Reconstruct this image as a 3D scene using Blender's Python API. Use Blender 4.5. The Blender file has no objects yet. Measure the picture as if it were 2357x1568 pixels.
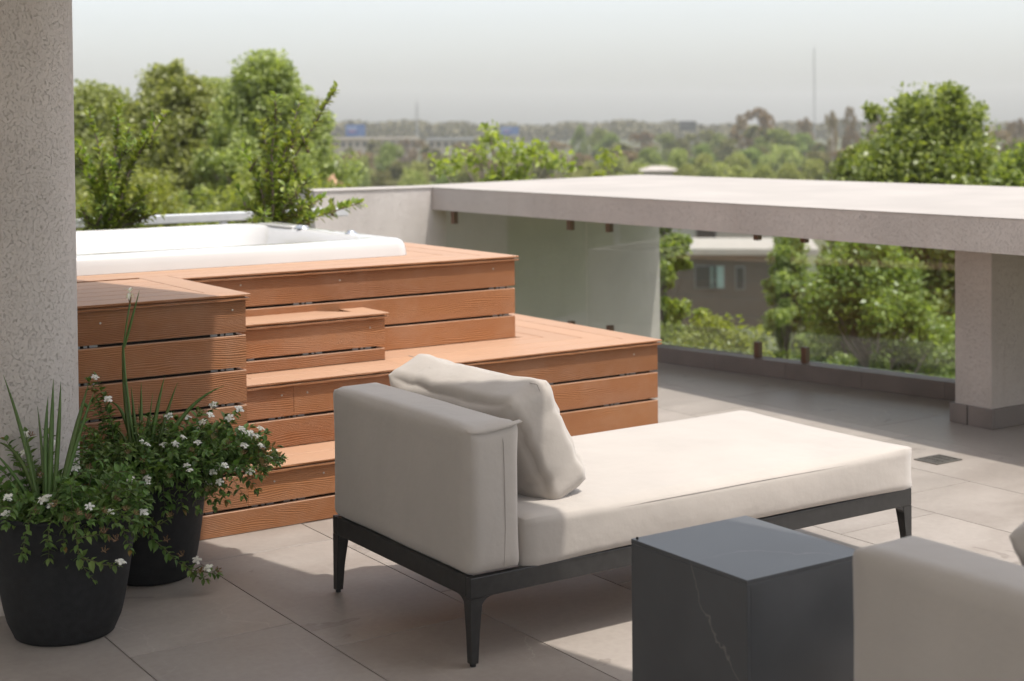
import bpy, bmesh, math, random
import numpy as np
from mathutils import Vector, Matrix, noise

# ------------------------------------------------------------------ camera, world, sun, exposure
scene = bpy.context.scene
COL = scene.collection
EYE = Vector((0, 0, 1.6))
FWD = Vector((0.55336077, 0.83256925, -0.02490575))
RGT = Vector((0.83265737, -0.55370574, -0.00957421))
UPV = Vector((0.02176165, 0.01543996, 0.99964396))
FPX, CXP, CYP = 3433.4, 1178.5, 382.4          # focal length and principal point of the survey (2357 px wide frame)

cam_d = bpy.data.cameras.new("camera")
cam = bpy.data.objects.new("camera", cam_d); COL.objects.link(cam)
cam_d.sensor_width = 36.0; cam_d.sensor_fit = 'HORIZONTAL'
cam_d.lens = 36.0 * FPX / 2357.0
cam_d.shift_y = -401.6 / 2357.0
cam_d.clip_start = 0.05; cam_d.clip_end = 9000
cam_d.dof.use_dof = True; cam_d.dof.focus_distance = 4.9; cam_d.dof.aperture_fstop = 3.2
M = Matrix((RGT, UPV, -FWD)).transposed().to_4x4(); M.translation = EYE
cam.matrix_world = M
scene.camera = cam

SUN = Vector((0.149, -0.30, 1.0)).normalized()
sun_el = math.asin(SUN.z)
sun_az = math.atan2(SUN.x, SUN.y)               # clockwise from +Y
world = bpy.data.worlds.new("World"); scene.world = world; world.use_nodes = True
wn, wl = world.node_tree.nodes, world.node_tree.links
wn.clear()
w_out = wn.new("ShaderNodeOutputWorld"); w_bg = wn.new("ShaderNodeBackground"); w_sky = wn.new("ShaderNodeTexSky")
w_sky.sky_type = 'NISHITA'; w_sky.sun_disc = False
w_sky.sun_elevation = sun_el; w_sky.sun_rotation = sun_az
w_sky.altitude = 20; w_sky.air_density = 1.0; w_sky.dust_density = 2.9; w_sky.ozone_density = 1.0
w_hsv = wn.new("ShaderNodeHueSaturation"); w_hsv.inputs["Saturation"].default_value = 0.34
wl.new(w_sky.outputs[0], w_hsv.inputs["Color"]); wl.new(w_hsv.outputs[0], w_bg.inputs[0])
w_bg.inputs[1].default_value = 0.15
wl.new(w_bg.outputs[0], w_out.inputs[0])

sun_d = bpy.data.lights.new("sun", 'SUN'); sun_d.energy = 2.3; sun_d.angle = math.radians(0.6); sun_d.color = (1.0, 0.95, 0.88)
sun_o = bpy.data.objects.new("sun", sun_d); COL.objects.link(sun_o)
sun_o.location = (2, -4, 12)
sun_o.rotation_euler = SUN.to_track_quat('Z', 'Y').to_euler()

vs = scene.view_settings
vs.view_transform = 'Standard'; vs.look = 'None'; vs.gamma = 1.0; vs.use_curve_mapping = False; vs.exposure = 0.80
scene.cycles.max_bounces = 10; scene.cycles.diffuse_bounces = 5; scene.cycles.glossy_bounces = 4
scene.cycles.transmission_bounces = 6; scene.cycles.transparent_max_bounces = 12; scene.cycles.volume_bounces = 1
scene.cycles.use_denoising = True
scene.cycles.caustics_reflective = False; scene.cycles.caustics_refractive = False

rnd = random.Random(7)
nrs = np.random.RandomState(11)

def pix(x, y, depth):
    """survey helper: point seen at frame position x, y at this distance along the view axis"""
    return EYE + (FWD + RGT * ((x - CXP) / FPX) + UPV * ((CYP - y) / FPX)) * depth
def pix_z(x, y, z):
    d = FWD + RGT * ((x - CXP) / FPX) + UPV * ((CYP - y) / FPX)
    return EYE + d * ((z - EYE.z) / d.z)

# ------------------------------------------------------------------ material helpers
MATS = {}
class NT:
    def __init__(s, name):
        s.m = bpy.data.materials.new(name); s.m.use_nodes = True
        s.n = s.m.node_tree.nodes; s.l = s.m.node_tree.links
        s.b = s.n["Principled BSDF"]; s.out = s.n["Material Output"]
        MATS[name] = s.m
    def node(s, t, **kw):
        n = s.n.new(t)
        for k, v in kw.items():
            if k in n.inputs.keys() if hasattr(n.inputs, 'keys') else False: n.inputs[k].default_value = v
            else: setattr(n, k, v)
        return n
    def set(s, **kw):
        for k, v in kw.items(): s.b.inputs[k.replace('_', ' ')].default_value = v
    def link(s, a, b): s.l.new(a, b)
    def ramp(s, fac, stops):
        r = s.n.new("ShaderNodeValToRGB")
        e = r.color_ramp.elements
        while len(e) > 1: e.remove(e[-1])
        e[0].position = stops[0][0]; e[0].color = stops[0][1]
        for p, c in stops[1:]:
            x = e.new(p); x.color = c
        s.l.new(fac, r.inputs[0]); return r.outputs[0]
    def noise(s, vec, scale, detail=4, rough=0.55, dist=0.0):
        n = s.n.new("ShaderNodeTexNoise")
        n.inputs["Scale"].default_value = scale; n.inputs["Detail"].default_value = detail
        n.inputs["Roughness"].default_value = rough; n.inputs["Distortion"].default_value = dist
        if vec is not None: s.l.new(vec, n.inputs["Vector"])
        return n.outputs["Fac"]
    def mapping(s, vec, scale=(1, 1, 1), loc=(0, 0, 0), rot=(0, 0, 0)):
        n = s.n.new("ShaderNodeMapping"); n.inputs["Scale"].default_value = scale
        n.inputs["Location"].default_value = loc; n.inputs["Rotation"].default_value = rot
        s.l.new(vec, n.inputs["Vector"]); return n.outputs[0]
    def coord(s, which="Object"):
        return s.n.new("ShaderNodeTexCoord").outputs[which]
    def math(s, op, a, b=None):
        n = s.n.new("ShaderNodeMath"); n.operation = op
        for i, v in enumerate((a, b)):
            if v is None: continue
            if isinstance(v, (int, float)): n.inputs[i].default_value = v
            else: s.l.new(v, n.inputs[i])
        return n.outputs[0]
    def mix(s, fac, a, b, mode='MIX'):
        n = s.n.new("ShaderNodeMix"); n.data_type = 'RGBA'; n.blend_type = mode
        for sock, v in ((n.inputs[0], fac), (n.inputs[6], a), (n.inputs[7], b)):
            if isinstance(v, (int, float)): sock.default_value = v
            elif isinstance(v, tuple): sock.default_value = v
            else: s.l.new(v, sock)
        return n.outputs[2]
    def bump(s, h, strength, dist, prev=None):
        n = s.n.new("ShaderNodeBump"); n.inputs["Strength"].default_value = strength; n.inputs["Distance"].default_value = dist
        s.l.new(h, n.inputs["Height"])
        if prev is not None: s.l.new(prev, n.inputs["Normal"])
        return n.outputs[0]
    def rand(s): return s.n.new("ShaderNodeObjectInfo").outputs["Random"]
    def island(s): return s.n.new("ShaderNodeNewGeometry").outputs["Random Per Island"]
    def addvec(s, vec, val, k=(37.0, 11.0, 5.0)):
        c = s.n.new("ShaderNodeCombineXYZ")
        for i in range(3): s.l.new(s.math('MULTIPLY', val, k[i]), c.inputs[i])
        n = s.n.new("ShaderNodeVectorMath"); n.operation = 'ADD'
        s.l.new(vec, n.inputs[0]); s.l.new(c.outputs[0], n.inputs[1]); return n.outputs[0]

def C4(r, g, b): return (r, g, b, 1.0)

def mat_plain(name, col, rough=0.5, metal=0.0, var=0.12, scale=9.0, bump=0.0, bscale=60, spec=0.5):
    t = NT(name); v = t.coord()
    n = t.noise(v, scale, 5)
    lo = tuple(c * (1 - var) for c in col); hi = tuple(min(1, c * (1 + var)) for c in col)
    t.link(t.ramp(n, [(0.3, C4(*lo)), (0.7, C4(*hi))]), t.b.inputs["Base Color"])
    t.set(Roughness=rough, Metallic=metal); t.b.inputs["Specular IOR Level"].default_value = spec
    if bump: t.link(t.bump(t.noise(v, bscale, 6), bump, 0.004), t.b.inputs["Normal"])
    return t.m

def mat_wood():
    t = NT("composite_wood"); uv = t.coord("UV"); r = t.rand()
    v = t.addvec(uv, r)
    # long cathedral grain: bands across the board, bent by noise that is stretched along the board
    bend = t.noise(t.mapping(v, (2.0, 7.0, 1)), 1.0, 2, 0.5)
    sep = t.n.new("ShaderNodeSeparateXYZ"); t.link(v, sep.inputs[0])
    ph = t.math('ADD', t.math('MULTIPLY', sep.outputs[1], 880.0), t.math('MULTIPLY', bend, 66.0))
    wob = t.math('MULTIPLY', t.noise(t.mapping(v, (9, 40, 1)), 1.0, 3), 2.5)
    band = t.math('SINE', t.math('ADD', ph, wob))
    band = t.math('MULTIPLY_ADD' if False else 'MULTIPLY', t.math('ADD', band, 1.0), 0.5)
    band = t.math('POWER', band, 1.6)
    fine = t.noise(t.mapping(v, (14, 420, 1)), 1.0, 4, 0.6)
    fade = t.noise(t.mapping(v, (2.0, 9, 1)), 1.0, 2)
    h = t.math('ADD', t.math('MULTIPLY', band, t.math('MULTIPLY', fade, 1.5)), t.math('MULTIPLY', fine, 0.55))
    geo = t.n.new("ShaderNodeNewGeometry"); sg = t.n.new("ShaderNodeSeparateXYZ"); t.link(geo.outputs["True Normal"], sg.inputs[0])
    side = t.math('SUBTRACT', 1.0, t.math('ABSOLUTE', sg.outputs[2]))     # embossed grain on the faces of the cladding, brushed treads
    base = t.ramp(t.noise(t.mapping(v, (0.8, 3.0, 1)), 1.3, 3), [(0.3, C4(0.250, 0.099, 0.035)), (0.72, C4(0.318, 0.137, 0.050))])
    tone = t.math('ADD', 0.84, t.math('MULTIPLY', r, 0.3))
    cmb = t.n.new("ShaderNodeCombineColor")
    for i in range(3): t.link(tone, cmb.inputs[i])
    base = t.mix(1.0, base, cmb.outputs[0], 'MULTIPLY')
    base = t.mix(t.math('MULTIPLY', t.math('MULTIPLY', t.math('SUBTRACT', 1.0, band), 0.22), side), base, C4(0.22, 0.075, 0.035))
    dust = t.noise(t.coord(), 3.0, 6, 0.7)
    base = t.mix(t.ramp(dust, [(0.45, C4(0, 0, 0)), (0.75, C4(0.16, 0.16, 0.16))]), base, C4(0.46, 0.36, 0.29))
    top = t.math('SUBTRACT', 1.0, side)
    base = t.mix(t.math('MULTIPLY', top, 0.60), base, C4(0.50, 0.335, 0.235))   # pale sky sheen on upward faces, put into the colour
    t.link(base, t.b.inputs["Base Color"])
    t.set(Roughness=0.55); t.b.inputs["Specular IOR Level"].default_value = 0.35
    nb = t.n.new("ShaderNodeBump"); nb.inputs["Distance"].default_value = 0.0022
    t.link(t.math('ADD', t.math('MULTIPLY', side, 0.62), 0.06), nb.inputs["Strength"]); t.link(h, nb.inputs["Height"])
    t.link(nb.outputs[0], t.b.inputs["Normal"])
    return t.m

def mat_tile():
    t = NT("stone_tile"); v = t.addvec(t.coord(), t.rand())
    n1 = t.noise(t.mapping(v, (1, 2.2, 1)), 1.6, 8, 0.62, 0.6); n2 = t.noise(v, 40, 4, 0.6)
    c = t.ramp(n1, [(0.25, C4(0.268, 0.233, 0.205)), (0.5, C4(0.322, 0.284, 0.252)), (0.78, C4(0.375, 0.335, 0.300))])
    c = t.mix(0.14, c, t.ramp(n2, [(0.3, C4(0.2, 0.165, 0.14)), (0.7, C4(0.46, 0.41, 0.37))]))
    # thin pale veins
    vn = t.n.new("ShaderNodeTexVoronoi"); vn.feature = 'DISTANCE_TO_EDGE'; vn.inputs["Scale"].default_value = 1.3
    dv = t.n.new("ShaderNodeTexNoise"); dv.inputs["Scale"].default_value = 2.2; dv.inputs["Detail"].default_value = 5
    t.link(v, dv.inputs["Vector"])
    va = t.n.new("ShaderNodeVectorMath"); va.operation = 'ADD'; t.link(v, va.inputs[0]); t.link(dv.outputs["Color"], va.inputs[1])
    t.link(va.outputs[0], vn.inputs["Vector"])
    ve = t.ramp(vn.outputs["Distance"], [(0.0, C4(1, 1, 1)), (0.006, C4(0, 0, 0))])
    ve = t.math('MULTIPLY', ve, t.ramp(t.noise(v, 1.1, 2), [(0.5, C4(0, 0, 0)), (0.62, C4(0.55, 0.55, 0.55))]))
    c = t.mix(ve, c, C4(0.5, 0.45, 0.4))
    wet = t.noise(t.mapping(v, (1, 1.4, 1)), 2.3, 6, 0.55, 0.8)               # old water marks with a hard rim
    c = t.mix(t.ramp(wet, [(0.0, C4(0, 0, 0)), (0.655, C4(0, 0, 0)), (0.665, C4(0.55, 0.55, 0.55)), (0.69, C4(0.32, 0.32, 0.32)), (1.0, C4(0.4, 0.4, 0.4))]), c, C4(0.17, 0.145, 0.125))
    scuff = t.noise(t.mapping(v, (30, 1.5, 1), (0, 0, 0), (0, 0, 0.7)), 1.0, 4, 0.7)
    c = t.mix(t.ramp(scuff, [(0.62, C4(0, 0, 0)), (0.8, C4(0.35, 0.35, 0.35))]), c, C4(0.44, 0.40, 0.365))
    tone = t.math('ADD', 0.90, t.math('MULTIPLY', t.rand(), 0.17))
    cmb = t.n.new("ShaderNodeCombineColor")
    for i in range(3): t.link(tone, cmb.inputs[i])
    c = t.mix(1.0, c, cmb.outputs[0], 'MULTIPLY')
    t.link(c, t.b.inputs["Base Color"])
    t.link(t.ramp(n1, [(0.3, C4(0.36, 0.36, 0.36)), (0.7, C4(0.5, 0.5, 0.5))]), t.b.inputs["Roughness"])
    b = t.bump(t.noise(v, 120, 5, 0.6), 0.12, 0.002); b = t.bump(n1, 0.12, 0.004, b)
    t.link(b, t.b.inputs["Normal"]); return t.m

def mat_stucco(name, col, worm=True, strength=0.8):
    t = NT(name); v = t.coord()
    n = t.noise(v, 2.0, 5)
    lo = tuple(c * 0.9 for c in col); hi = tuple(c * 1.06 for c in col)
    c = t.ramp(n, [(0.3, C4(*lo)), (0.7, C4(*hi))])
    stain = t.noise(t.mapping(v, (7, 7, 0.7)), 1.0, 4)
    c = t.mix(t.ramp(stain, [(0.55, C4(0, 0, 0)), (0.8, C4(0.25, 0.25, 0.25))]), c, C4(col[0] * 0.72, col[1] * 0.66, col[2] * 0.62))
    fine = t.noise(v, 300, 3, 0.6)
    if worm:
        wv = t.mapping(v, (1.0, 1.0, 0.62))
        n2 = t.noise(wv, 185, 3, 0.55, 0.9)
        pit = t.ramp(n2, [(0.30, C4(0, 0, 0)), (0.44, C4(1, 1, 1))])
        msk = t.ramp(t.noise(v, 70, 2), [(0.35, C4(0, 0, 0)), (0.6, C4(1, 1, 1))])
        pit = t.math('MAXIMUM', pit, t.math('MULTIPLY', t.math('SUBTRACT', 1.0, msk), 0.85))
        c = t.mix(t.math('MULTIPLY', t.math('SUBTRACT', 1.0, pit), 0.20), c, C4(col[0] * 0.55, col[1] * 0.48, col[2] * 0.42))
        h = t.math('ADD', t.math('MULTIPLY', pit, 0.8), t.math('MULTIPLY', fine, 0.35))
    else:
        h = t.math('ADD', t.noise(v, 70, 4, 0.6), t.math('MULTIPLY', fine, 0.4))
    t.link(c, t.b.inputs["Base Color"]); t.set(Roughness=0.9); t.b.inputs["Specular IOR Level"].default_value = 0.2
    t.link(t.bump(h, strength, 0.004), t.b.inputs["Normal"]); return t.m

def mat_fabric(name, col):
    t = NT(name); v = t.coord()
    w1 = t.noise(t.mapping(v, (3.0, 3.0, 900)), 1.0, 2); w2 = t.noise(t.mapping(v, (900, 900, 3.0)), 1.0, 2)
    weave = t.math('ADD', w1, w2)
    n = t.noise(v, 3.5, 5)
    lo = tuple(c * 0.93 for c in col); hi = tuple(c * 1.05 for c in col)
    c = t.ramp(n, [(0.3, C4(*lo)), (0.7, C4(*hi))])
    c = t.mix(t.math('MULTIPLY', weave, 0.10), c, C4(col[0] * 0.7, col[1] * 0.68, col[2] * 0.66))
    t.link(c, t.b.inputs["Base Color"]); t.set(Roughness=0.85); t.b.inputs["Specular IOR Level"].default_value = 0.25
    t.b.inputs["Sheen Weight"].default_value = 0.25; t.b.inputs["Sheen Roughness"].default_value = 0.6
    b = t.bump(weave, 0.10, 0.001); b = t.bump(t.noise(v, 6.0, 4), 0.32, 0.02, b)
    t.link(b, t.b.inputs["Normal"]); return t.m

def mat_leaf(name, dark, light, spec=0.4, rough=0.45, trans=0.35, oldp=0.0):
    t = NT(name); isl = t.island(); r = t.rand()
    c = t.ramp(isl, [(0.0, C4(*dark)), (0.6, C4(*[(a + b) / 2 for a, b in zip(dark, light)])), (1.0, C4(*light))])
    if oldp: c = t.mix(t.ramp(isl, [(0.0, C4(1, 1, 1)), (oldp, C4(1, 1, 1)), (oldp + 0.01, C4(0, 0, 0))]), c, C4(0.20, 0.13, 0.04))
    hs = t.n.new("ShaderNodeHueSaturation"); t.link(c, hs.inputs["Color"])
    t.link(t.math('ADD', 0.485, t.math('MULTIPLY', r, 0.03)), hs.inputs["Hue"])
    t.link(t.math('ADD', 0.88, t.math('MULTIPLY', r, 0.24)), hs.inputs["Value"])
    c = hs.outputs[0]
    t.link(c, t.b.inputs["Base Color"]); t.set(Roughness=rough); t.b.inputs["Specular IOR Level"].default_value = spec
    tr = t.n.new("ShaderNodeBsdfTranslucent")
    t.link(t.mix(1.0, c, C4(1.5, 1.55, 0.6), 'MULTIPLY'), tr.inputs[0])
    ms = t.n.new("ShaderNodeMixShader"); ms.inputs[0].default_value = trans
    t.link(t.b.outputs[0], ms.inputs[1]); t.link(tr.outputs[0], ms.inputs[2]); t.link(ms.outputs[0], t.out.inputs[0])
    return t.m

def mat_glass():
    t = NT("tinted_glass")
    tr = t.n.new("ShaderNodeBsdfTransparent"); tr.inputs[0].default_value = (0.93, 0.955, 0.94, 1)
    gl = t.n.new("ShaderNodeBsdfGlossy"); gl.inputs["Roughness"].default_value = 0.01; gl.inputs[0].default_value = (1, 1, 1, 1)
    ge = t.n.new("ShaderNodeNewGeometry"); dp = t.n.new("ShaderNodeVectorMath"); dp.operation = 'DOT_PRODUCT'
    t.link(ge.outputs["Incoming"], dp.inputs[0]); t.link(ge.outputs["Normal"], dp.inputs[1])
    fres = t.math('ADD', 0.042, t.math('MULTIPLY', t.math('POWER', t.math('SUBTRACT', 1.0, t.math('ABSOLUTE', dp.outputs["Value"])), 5.0), 0.95))
    ms = t.n.new("ShaderNodeMixShader"); t.link(fres, ms.inputs[0])
    t.link(tr.outputs[0], ms.inputs[1]); t.link(gl.outputs[0], ms.inputs[2]); t.link(ms.outputs[0], t.out.inputs[0])
    return t.m

def mat_slate():
    t = NT("slate_panel"); v = t.addvec(t.coord(), t.rand(), (3, 5, 2))
    n = t.noise(v, 5, 6, 0.5); 
    c = t.ramp(n, [(0.25, C4(0.052, 0.054, 0.056)), (0.75, C4(0.076, 0.078, 0.081))])
    dv = t.n.new("ShaderNodeTexNoise"); dv.inputs["Scale"].default_value = 3.0; dv.inputs["Detail"].default_value = 5; t.link(v, dv.inputs["Vector"])
    va = t.n.new("ShaderNodeVectorMath"); va.operation = 'ADD'
    sc = t.n.new("ShaderNodeVectorMath"); sc.operation = 'SCALE'; sc.inputs[3].default_value = 0.35; t.link(dv.outputs["Color"], sc.inputs[0])
    t.link(v, va.inputs[0]); t.link(sc.outputs[0], va.inputs[1])
    vn = t.n.new("ShaderNodeTexVoronoi"); vn.feature = 'DISTANCE_TO_EDGE'; vn.inputs["Scale"].default_value = 2.1; t.link(va.outputs[0], vn.inputs["Vector"])
    ve = t.ramp(vn.outputs["Distance"], [(0.0, C4(1, 1, 1)), (0.005, C4(0, 0, 0))])
    ve = t.math('MULTIPLY', ve, t.ramp(t.noise(v, 2.0, 2), [(0.50, C4(0, 0, 0)), (0.62, C4(0.5, 0.5, 0.5))]))
    c = t.mix(ve, c, C4(0.30, 0.27, 0.25))
    t.link(c, t.b.inputs["Base Color"])
    t.link(t.ramp(n, [(0.3, C4(0.33, 0.33, 0.33)), (0.7, C4(0.40, 0.40, 0.40))]), t.b.inputs["Roughness"]); t.b.inputs["Specular IOR Level"].default_value = 0.7
    t.link(t.bump(t.noise(v, 160, 4), 0.08, 0.002), t.b.inputs["Normal"]); return t.m

def mat_ground():
    t = NT("field_ground"); v = t.coord()
    n = t.noise(v, 0.02, 8, 0.6); n2 = t.noise(v, 0.4, 6, 0.6)
    c = t.ramp(n, [(0.3, C4(0.05, 0.065, 0.022)), (0.5, C4(0.085, 0.10, 0.035)), (0.7, C4(0.15, 0.12, 0.07))])
    c = t.mix(0.35, c, t.ramp(n2, [(0.3, C4(0.03, 0.04, 0.015)), (0.7, C4(0.14, 0.14, 0.06))]))
    t.link(c, t.b.inputs["Base Color"]); t.set(Roughness=0.95)
    t.link(t.bump(n2, 0.6, 0.3), t.b.inputs["Normal"]); return t.m

def mat_billboard(name, base, light, red):
    """flat print: blurred lines of pale lettering and a red line on blue vinyl"""
    t = NT(name); uv = t.coord("UV")
    sep = t.n.new("ShaderNodeSeparateXYZ"); t.link(uv, sep.inputs[0])
    u, w = sep.outputs[0], sep.outputs[1]
    def band(s, lo, hi): return t.math('MULTIPLY', t.math('GREATER_THAN', s, lo), t.math('LESS_THAN', s, hi))
    letters = t.math('GREATER_THAN', t.noise(t.mapping(uv, (34, 3, 1)), 1.0, 1), 0.47)
    row1 = t.math('MULTIPLY', t.math('MULTIPLY', band(u, 0.08, 0.58), band(w, 0.60, 0.78)), letters)
    row2 = t.math('MULTIPLY', t.math('MULTIPLY', band(u, 0.14, 0.55), band(w, 0.36, 0.50)), letters)
    fig = t.math('MULTIPLY', band(u, 0.66, 0.92), t.math('GREATER_THAN', t.noise(t.mapping(uv, (7, 4, 1)), 1.0, 3), 0.55))
    c = t.mix(t.math('MULTIPLY', row1, 0.7), C4(*base), C4(*light)); c = t.mix(t.math('MULTIPLY', row2, 0.8), c, C4(*red)); c = t.mix(t.math('MULTIPLY', fig, 0.25), c, C4(*light))
    t.link(c, t.b.inputs["Base Color"]); t.set(Roughness=0.6); return t.m

WOOD = mat_wood(); TILE = mat_tile(); SLATE = mat_slate(); GLASS = mat_glass(); GROUND = mat_ground()
STUCCO = mat_stucco("stucco_grey", (0.55, 0.495, 0.455), True, 1.0)
COLUMN_STUCCO = mat_stucco("stucco_column", (0.58, 0.53, 0.49), True, 1.0)
WALLM = mat_stucco("stucco_wall", (0.60, 0.555, 0.515), True, 1.0)
CEIL = mat_plain("ceiling_paint", (0.82, 0.79, 0.75), 0.85, var=0.03, scale=2.5)
CAPM = mat_plain("slab_paint", (0.37, 0.337, 0.308), 0.75, var=0.09, scale=1.7, bump=0.1, bscale=50)
FABRIC = mat_fabric("outdoor_fabric", (0.435, 0.392, 0.350))
FABRIC_D = mat_plain("fabric_thread", (0.36, 0.32, 0.29), 0.9)
METAL_D = mat_plain("dark_metal", (0.028, 0.027, 0.026), 0.42, 0.0, 0.25, 30, 0.05, 300)
RUBBER = mat_plain("black_rubber", (0.012, 0.012, 0.012), 0.7)
POTM = mat_plain("black_pot", (0.013, 0.0135, 0.0145), 0.72, 0.0, 0.35, 40, 0.5, 420, 0.4)
SOIL = mat_plain("potting_soil", (0.035, 0.024, 0.016), 1.0, 0, 0.5, 60, 1.0, 120)
ACRYL = NT("white_acrylic"); ACRYL.set(Roughness=0.16); ACRYL.b.inputs["Base Color"].default_value = C4(0.80, 0.78, 0.76); ACRYL.b.inputs["Coat Weight"].default_value = 0.4
ACRYL.link(ACRYL.ramp(ACRYL.noise(ACRYL.coord(), 3, 4), [(0.3, C4(0.54, 0.525, 0.51)), (0.7, C4(0.58, 0.565, 0.55))]), ACRYL.b.inputs["Base Color"]); ACRYL = ACRYL.m
CHROME = mat_plain("chrome", (0.75, 0.75, 0.76), 0.12, 1.0, 0.03)
ALU = mat_plain("brushed_rail", (0.66, 0.67, 0.68), 0.38, 0.35, 0.06, 20)
FRAMEM = mat_plain("deck_substructure", (0.018, 0.015, 0.013), 0.9, 0, 0.3)
CLIPM = mat_plain("steel_clip", (0.34, 0.35, 0.36), 0.4, 0.6)
SCREWM = mat_plain("steel_screw", (0.55, 0.50, 0.44), 0.4, 0.5)
GROUT = mat_plain("grout", (0.055, 0.046, 0.040), 0.95)
CURBM = mat_plain("curb_tile", (0.205, 0.175, 0.158), 0.5, 0, 0.14, 4, 0.1, 150)
CLAMPM = mat_plain("bronze_clamp", (0.16, 0.095, 0.065), 0.4, 0.5, 0.15)
DRAINM = mat_plain("drain_metal", (0.16, 0.15, 0.135), 0.5, 0.5, 0.3, 60)
BARK = mat_plain("bark", (0.16, 0.125, 0.095), 0.95, 0, 0.35, 8, 0.6, 30)
BARK_P = mat_plain("pale_bark", (0.30, 0.25, 0.21), 0.95, 0, 0.3, 8, 0.6, 30)
TWIG = mat_plain("green_twig", (0.10, 0.105, 0.04), 0.8, 0, 0.3, 30)
PETAL = mat_leaf("white_petal", (0.70, 0.68, 0.66), (0.82, 0.81, 0.80), 0.2, 0.6, 0.2)
DRYP = mat_leaf("dry_flower", (0.16, 0.095, 0.05), (0.40, 0.27, 0.17), 0.1, 0.9, 0.2)
L_LANT = mat_leaf("lantana_leaf", (0.063, 0.119, 0.031), (0.175, 0.273, 0.070), 0.35, 0.5, 0.25, 0.03)
L_IRIS = mat_leaf("iris_leaf", (0.065, 0.117, 0.031), (0.137, 0.215, 0.052), 0.4, 0.4, 0.2)
L_SHRUB = mat_leaf("shrub_leaf", (0.120, 0.174, 0.034), (0.348, 0.396, 0.090), 0.6, 0.28, 0.35)
L_TREE_A = mat_leaf("tree_leaf_fresh", (0.178, 0.217, 0.072), (0.434, 0.467, 0.192), 0.45, 0.4, 0.45)
L_TREE_B = mat_leaf("tree_leaf_bright", (0.154, 0.187, 0.037), (0.385, 0.407, 0.105), 0.5, 0.35, 0.45)
L_TREE_C = mat_leaf("tree_leaf_deep", (0.126, 0.168, 0.041), (0.336, 0.378, 0.114), 0.5, 0.35, 0.42)
L_FAR = [mat_leaf("far_leaf_green", (0.137, 0.182, 0.052), (0.312, 0.364, 0.111), 0.2, 0.7, 0.2),
         mat_leaf("far_leaf_light", (0.192, 0.228, 0.070), (0.420, 0.432, 0.150), 0.2, 0.7, 0.25),
         mat_leaf("far_leaf_brown", (0.156, 0.114, 0.065), (0.338, 0.247, 0.150), 0.1, 0.8, 0.15),
         mat_leaf("far_leaf_olive", (0.130, 0.130, 0.055), (0.280, 0.260, 0.117), 0.1, 0.8, 0.15)]

# ------------------------------------------------------------------ object helpers
def link(o, parent=None):
    COL.objects.link(o)
    if parent is not None: o.parent = parent
    return o
def thing(name, label, cat, loc=(0, 0, 0), group=None, rz=0.0):
    o = bpy.data.objects.new(name, None); o.empty_display_size = 0.1; COL.objects.link(o)
    o.location = loc; o.rotation_euler = (0, 0, rz)
    o["label"] = label; o["category"] = cat
    if group: o["group"] = group
    return o
def tag(o, label, cat, group=None):
    o["label"] = label; o["category"] = cat
    if group: o["group"] = group
    return o
def struct(o, kind="structure"):
    o["kind"] = kind; return o
def copy_tree(o, parent=None):
    c = o.copy(); COL.objects.link(c); c.parent = parent
    for ch in list(o.children): copy_tree(ch, c)
    return c

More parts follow.
